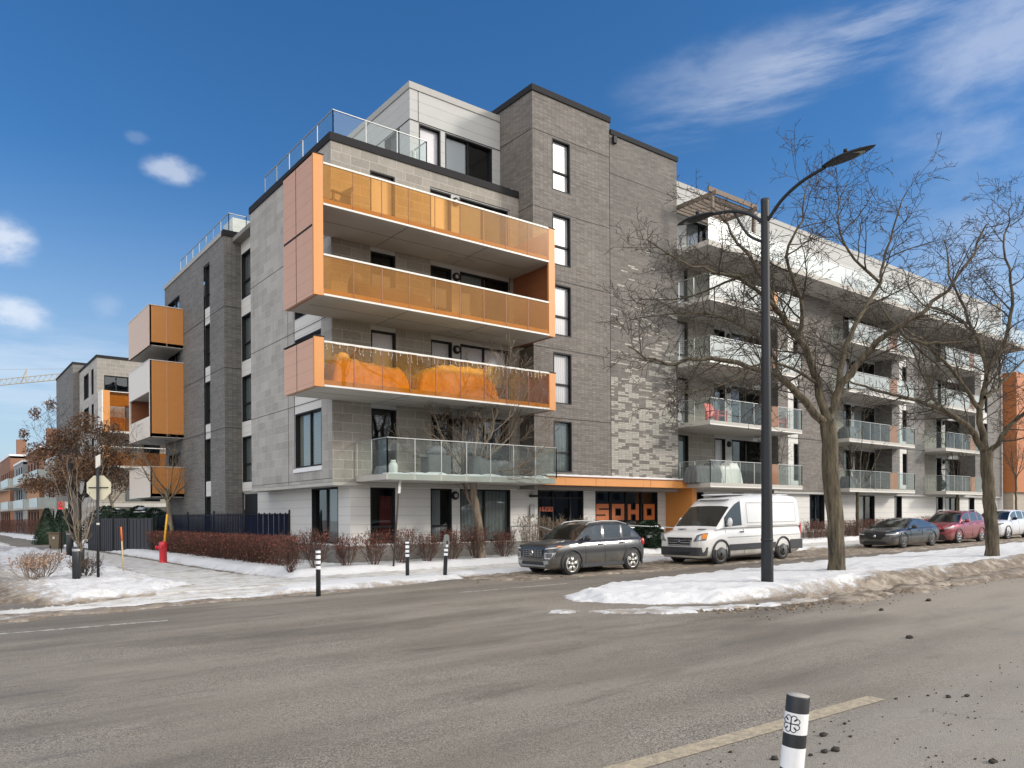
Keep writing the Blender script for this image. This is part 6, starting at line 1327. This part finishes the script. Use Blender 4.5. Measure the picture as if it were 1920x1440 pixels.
# bin
p = PD(106,1031,50); t = thing('wheeled_bin', 'brown wheeled bin standing in the snow by the side street', 'bin', (p.x,p.y,0), local=False); BRB = simple('brown_plastic',(.13,.095,.055),.6)
def bxr(mb, c, w, d_, z0, z1, w2=None):
    a = rx_; f_ = Vector((hv.x,hv.y,0)); c = Vector((c.x,c.y,0)); w2 = w2 or w; q = [c-a*w/2-f_*d_/2,c+a*w/2-f_*d_/2,c+a*w/2+f_*d_/2,c-a*w/2+f_*d_/2]; q2 = [c-a*w2/2-f_*d_/2,c+a*w2/2-f_*d_/2,c+a*w2/2+f_*d_/2,c-a*w2/2+f_*d_/2]
    mb.add([v+Vector((0,0,z0)) for v in q]+[v+Vector((0,0,z1)) for v in q2],[(0,3,2,1),(4,5,6,7),(0,1,5,4),(1,2,6,5),(2,3,7,6),(3,0,4,7)]); return mb
bxr(MB(),p,.58,.6,0,1.0,.72).build('body', BRB, t, bevel=.02); bxr(MB(),p,.82,.75,1.0,1.07).build('lid', BRB, t, bevel=.02); m = MB(); m.lathe([(.13,-.04),(.13,.04)],(p.x-.35*rx_.x,p.y-.35*rx_.y-.3,.13),12,'y'); m.build('wheel', BLACK, t); plate('sticker', WHITEM, Vector((p.x,p.y,.72))+fc*.32, .12, .14, par=t)
# fences
FN = siding('charcoal_fence', 9, (.040,.042,.050), .30, .8, .5); NV = simple('navy_slats', (.008,.012,.028), .8, var=.3, sc=3, spec=.1)
a0, a1, a2 = PD(165,1030,50), PD(240,1033,44.0), PD(288,1036,42.5)
t = thing('panel_fence', 'charcoal vertical panel fence behind the stake and the sapling', 'fence', (a0.x,a0.y,0))
m = MB()
for p,q in ((a0,a1),(a1,a2)):
    d = Vector((q.x-p.x,q.y-p.y,0)); n = max(1,int(d.length/2.2)); nn = Vector((-d.y,d.x,0)).normalized()*.04
    for i in range(n):
        u,v = p+(q-p)*(i/n),p+(q-p)*((i+1)/n); m = MB(); m.add([(u.x,u.y,-.2),(v.x,v.y,-.2),(v.x,v.y,1.95),(u.x,u.y,1.95),(u.x+nn.x,u.y+nn.y,-.2),(v.x+nn.x,v.y+nn.y,-.2),(v.x+nn.x,v.y+nn.y,1.95),(u.x+nn.x,u.y+nn.y,1.95)],[(0,1,2,3),(4,7,6,5),(3,2,6,7),(0,3,7,4),(1,5,6,2)]); m.build('panel', FN, t)
        m = MB(); m.box(v.x-.05,v.x+.05,v.y-.05,v.y+.05,-.2,2.02); m.build('post', BLACK, t)
        m = MB(); g_ = (v-u).normalized(); 
        for k_ in range(7): c = u.lerp(v,(k_+.5)/7)-nn*.3; m.box(c.x-.008,c.x+.008,c.y-.012,c.y+.012,-.1,1.9)
        m.build('rib', CAPM, t)
b0, b1, b2 = Vector((11.0,42.0,0)), Vector((10.95,33.0,0)), Vector((12.5,31.9,0))
t = thing('chain_link_fence', 'navy slatted chain link fence behind the red hedge', 'fence', (11,42,0))
for p,q in ((Vector((10.9,48.0,0)),b0),(b0,b1),(b1,b2)):
    d = q-p; L_ = d.length; n = int(L_/.11); m = MB()
    for i in range(n):
        c = p+d*((i+.5)/n); z1 = 2.1+.03*(i%2); e = d.normalized()*.054; nn = Vector((-d.y,d.x,0)).normalized()*(.01 if i%2 else -.01); m.add([c-e+nn,c+e+nn,c+e+nn+Vector((0,0,z1)),c-e+nn+Vector((0,0,z1)),c+nn+Vector((0,0,z1+.05))],[(0,1,2,4,3)])
    m.build('slats', NV, t); m = MB(); m.tube([p+Vector((0,0,2.08)),q+Vector((0,0,2.08))],.025,6); m.build('top_rail', BLACK, t)
for q in (b0,b1,b2,Vector((10.9,48.0,0)),Vector((11,37.5,0))): m = MB(); m.lathe([(.045,0),(.045,2.25),(.02,2.3)],tuple(q),10); m.build('post', BLACK, t)
pp = Vector((10.93,45.6,1.72)); m = MB(); m.box(pp.x-.02,pp.x,pp.y-.35,pp.y+.35,pp.z-.14,pp.z+.14); m.build('sign_plate', simple('brass_sign',(.35,.24,.10),.5), t)
# entrance steps and hand rails
t = thing('handrail', 'grey metal handrail beside the entrance steps behind the crossover', 'railing', (20,24,0)); m = MB(); xs_ = [fx(958,24.6),fx(1008,24.6),fx(1022,24.2),fx(1040,23.6)]
pts = [(xs_[0],24.6,1.55),(xs_[1],24.6,1.55),(xs_[2]+.3,24.1,1.35),(xs_[3],23.4,.95)]; m.tube([Vector(p) for p in pts],.028,6); m.build('top_rail', GREYM, t)
for x,y,z in pts: m = MB(); m.tube([(x,y,.1),(x,y,z)],.026,6); m.build('post', GREYM, t)
m = MB(); m.tube([(xs_[0],24.6,.75),(xs_[1],24.6,.75)],.022,6); m.build('lower_rail', GREYM, t)
t = thing('handrail', 'long thin ramp rail before the big letter window', 'railing', (25,24.2,0)); m = MB(); m.tube([(24.4,24.2,1.55),(29.6,24.2,1.30)],.025,6); m.build('top_rail', ALU, t)
for x in (24.6,27.0,29.4): m = MB(); m.tube([(x,24.2,.1),(x,24.2,1.52-.05*(x-24.4))],.022,6); m.build('post', ALU, t)
# construction crane far away
CR = simple('crane_yellow',(.45,.40,.28),.6); t = thing('tower_crane', 'pale tower crane jib far away above the roofs at the left', 'crane', (45,283,0))
A_, B_ = PD(-60,728,262), PD(150,708,262); m = MB(); n = 40
for i in range(n):
    u,v = A_.lerp(B_,i/n),A_.lerp(B_,(i+1)/n); hgt_ = 2.0; m.tube([u,v],.16,4,False); m.tube([u+Vector((0,0,hgt_)),v+Vector((0,0,hgt_))],.12,4,False); m.tube([u,v+Vector((0,0,hgt_))] if i%2 else [u+Vector((0,0,hgt_)),v],.09,3,False)
m.build('jib', CR, t); pk = PD(50,692,262); m = MB(); j0 = A_.lerp(B_,.52); m.tube([j0,pk],.12,4,False); m.tube([j0+(A_-B_).normalized()*2,pk],.12,4,False); m.tube([PD(-60,694,262),pk],.05,3,False); m.tube([pk,B_+Vector((0,0,3))],.05,3,False); m.build('pendant', CR, t)
m = MB(); bx_ = B_+(B_-A_).normalized()*3; m.tube([(bx_.x,bx_.y,-1),(bx_.x,bx_.y,bx_.z+3)],.9,4,False); m.build('mast', CR, t)

# ================================================================== THINGS ON THE BALCONIES
CVG = simple('grey_cover',(.10,.105,.11),.7,var=.3,sc=3); CVT = simple('ochre_cover',(.56,.44,.22),.7,var=.35,sc=5,bump=.3); CVW = simple('white_cover',(.62,.61,.58),.6,var=.15,sc=5)
def cover(x, y, z, w, d, h_, seed, mat, label, cat='furniture', name='covered_furniture', tilt=0, group=None):
    rg = random.Random(seed); nx,ny = 44,16; m = MB(); vs = []
    for i in range(nx+1):
        for j in range(ny+1):
            u,v = i/nx,j/ny; e = min(1,min(u,1-u)*7)*min(1,min(v,1-v)*5); e = e**.5; top = h_*(.84+.16/(1+math.exp(-14*math.sin(u*5+seed))))*(1-tilt*u); e = e**.6; hh = top*e*(1+.025*math.sin(u*31+v*9+seed)+.02*math.sin(u*57-v*17)); spread_ = 1+.05*math.sin(u*40+v*23)*(1-e)
            vs.append((x+(u-.5)*w*spread_,y+(v-.5)*d*spread_,z+max(0,hh)))
    m.add(vs,[(i*(ny+1)+j,(i+1)*(ny+1)+j,(i+1)*(ny+1)+j+1,i*(ny+1)+j+1) for i in range(nx) for j in range(ny)],True); o = m.build(name, mat); tag(o, label, cat, group); return o
cover(12.3,24.25,6.42,2.9,1.0,1.15,2,CVT,'ochre covered garden furniture behind the left end of the lowest orange balcony',tilt=.25)
cover(15.9,24.25,6.42,3.5,1.0,1.1,5,CVT,'larger ochre covered garden furniture in the middle of the lowest orange balcony',tilt=-.1)
cover(13.3,24.3,9.36,3.2,.9,.85,4,CVG,'long grey covered sofa on the middle orange balcony',tilt=.35)
m = MB(); m.blob((11.9,24.2,9.85),(.3,.25,.52),4,.08,8); tag(m.build('covered_umbrella', CVG),'upright grey covered stand left of the covered sofa','cover')
def chair(x, y, z, rz, label, mat, group=None):
    t = thing('armchair', label, 'chair', (x,y,z), group, local=True); t.rotation_euler.z = rz
    m = MB(); m.add([(-.3,-.25,.38),(.3,-.25,.38),(.3,.3,.28),(-.3,.3,.28),(-.3,-.25,.34),(.3,-.25,.34),(.3,.3,.24),(-.3,.3,.24)],[(0,1,2,3),(4,7,6,5),(0,4,5,1),(1,5,6,2),(2,6,7,3),(3,7,4,0)]); m.build('seat', mat, t)
    m = MB(); m.add([(-.3,.28,.25),(.3,.28,.25),(.32,.55,1.0),(-.32,.55,1.0),(-.3,.32,.25),(.3,.32,.25),(.32,.59,1.0),(-.32,.59,1.0)],[(0,1,2,3),(4,7,6,5),(0,4,5,1),(1,5,6,2),(2,6,7,3),(3,7,4,0)]); m.build('backrest', mat, t)
    for s in (-1,1):
        m = MB(); m.box(s*.36-.06,s*.36+.06,-.35,.42,.55,.59); m.build('armrest', mat, t); m = MB(); m.box(s*.36-.03,s*.36+.03,-.32,-.24,0,.55); m.build('leg', mat, t); m = MB(); m.box(s*.36-.03,s*.36+.03,.34,.42,0,.55); m.build('leg', mat, t)
    return t
chair(11.15,24.3,12.27,R(-80),'dark wide armed garden chair at the left end of the top orange balcony',CVG)
RCH = simple('red_plastic',(.5,.05,.03),.5); chair(31.2,23.9,6.5,R(0),'red garden chair at the left of the second level clear balcony',RCH); chair(36.3,23.9,6.5,R(0),'red garden chair near the right end of the second level clear balcony',RCH)
PRP = simple('white_tank',(.70,.70,.67),.4); t = thing('propane_tank', 'white propane tank at the left end of the low glass balcony', 'tank', (13.05,23.75,3.47)); m = MB(); m.lathe([(.12,0),(.15,.05),(.155,.30),(.12,.38),(.05,.40)],(13.05,23.75,3.47),16); m.build('body', PRP, t); m = MB(); m.lathe([(.09,.38),(.09,.48)],(13.05,23.75,3.47),12); m.build('collar', PRP, t)
cover(12.95,24.3,3.46,.5,.5,.35,3,CVG,'small dark covered object beside the propane tank')
t = thing('barbecue_grill', 'covered dark barbecue grill on the low glass balcony', 'barbecue', (15.2,24.4,3.46)); m = MB(); m.box(14.7,15.7,24.1,24.7,3.5,4.25); m.build('cabinet', CVG, t, bevel=.05); m = MB(); m.blob((15.2,24.4,4.35),(.42,.34,.26),2,.03,8); m.build('lid', CVG, t); m = MB(); m.box(14.35,14.7,24.15,24.65,4.15,4.22); m.build('side_shelf', CVG, t)
cover(17.6,24.3,3.46,2.2,.9,.8,8,CVG,'dark covered bench in the middle of the low glass balcony')
cover(30.2,24.0,3.5,2.0,.9,1.0,9,CVG,'grey covered furniture at the left of the lowest clear balcony above the canopy end')
cover(31.9,24.0,3.5,1.7,.9,1.05,10,CVW,'white covered furniture next to the grey cover on the lowest clear balcony')
cover(44.6,24.6,6.5,1.2,.8,.75,11,CVG,'dark covered grill on the second level balcony behind the leaning trunk')
cover(44.8,24.6,3.5,1.3,.8,.7,12,CVG,'dark covered grill on the lowest balcony behind the leaning trunk')
t = thing('exercise_bike', 'dark exercise bike frame on the lowest balcony behind the second tree', 'exercise bike', (57.2,24.4,3.5)); m = MB(); m.lathe([(.35,-.05),(.35,.05)],(57.0,24.4,3.95),16,'y'); m.build('flywheel', BLACK, t); m = MB(); m.tube([(56.6,24.4,3.5),(56.9,24.4,4.4),(56.7,24.4,5.0),(57.3,24.4,5.05)],.05,6); m.tube([(57.0,24.4,3.9),(58.4,24.4,3.95),(58.2,24.4,4.7)],.05,6); m.build('frame', BLACK, t); m = MB(); m.blob((58.2,24.4,4.75),(.18,.1,.06),1,0,6); m.build('saddle', BLACK, t)
# icicle lights along the lowest orange balcony
t = thing('string_lights', 'white icicle string lights hanging from the lowest orange balcony rail', 'string lights', (10.4,23.25,7.62)); m = MB(); rg = random.Random(9); x = 10.4
m.tube([(10.35+i*.24,23.26,7.60+.02*math.sin(i*2)) for i in range(40)],.006,3)
while x < 19.8:
    L_ = rg.uniform(.08,.34); pts = [(x+rg.gauss(0,.012),23.26+rg.gauss(0,.01),7.6-L_*k_/4) for k_ in range(5)]; m.tube(pts,.005,3); m.blob(pts[-1],(.012,.012,.018),1,0,4); m.blob(pts[2],(.01,.01,.014),1,0,4); x += rg.uniform(.12,.3)
m.build('cable', simple('white_cable',(.75,.74,.70),.5), t)
for o_ in [q for q in bpy.data.objects if q.name.startswith('wall_snow')]: pass

# ================================================================== THE OTHER SIDE OF THE STREET (seen mirrored in the panes)
for i,(x0,x1,h_,mt) in enumerate([(-45,-25,8.5,TB),(-23,-6,7.5,TG),(-4,14,9.0,TB),(16,36,8.0,TW),(38,60,9.5,TB),(62,90,8.5,TG),(92,150,9,TW)]):
    t = thing('row_house', ['brown','grey','dark brown','pale','tall brown','long grey','long pale'][i]+' row house across the street behind the photographer', 'house', (x0,-34,0), 'row houses across the street')
    m = MB(); m.box(x0,x1,-44,-34,-1,h_); m.build('wall', mt, t); m = MB(); m.box(x0-.2,x1+.2,-44.2,-33.8,h_,h_+.3); m.build('roof', SNOWC, t)
    for k in range(int((x1-x0)/3.4)):
        for j in range(2): m = MB(); m.box(x0+1+k*3.4,x0+2.4+k*3.4,-34.0,-33.97,1+j*3.4,2.9+j*3.4); m.build('window', BLACK, t)
_src = next(o for o in bpy.data.objects if o.name.startswith('honey_locust'))
for i,(x,y,rz) in enumerate([(-14,-26,40),(-2,-27,150),(9,-25,250),(22,-26,10),(35,-27,100),(50,-26,200),(66,-27,300)]):
    dup(_src, (x,y,.1), ['first','second','third','fourth','fifth','sixth','last'][i]+' bare tree in the row across the street behind the photographer, counted from the left', 'bare trees across the street', R(rz))
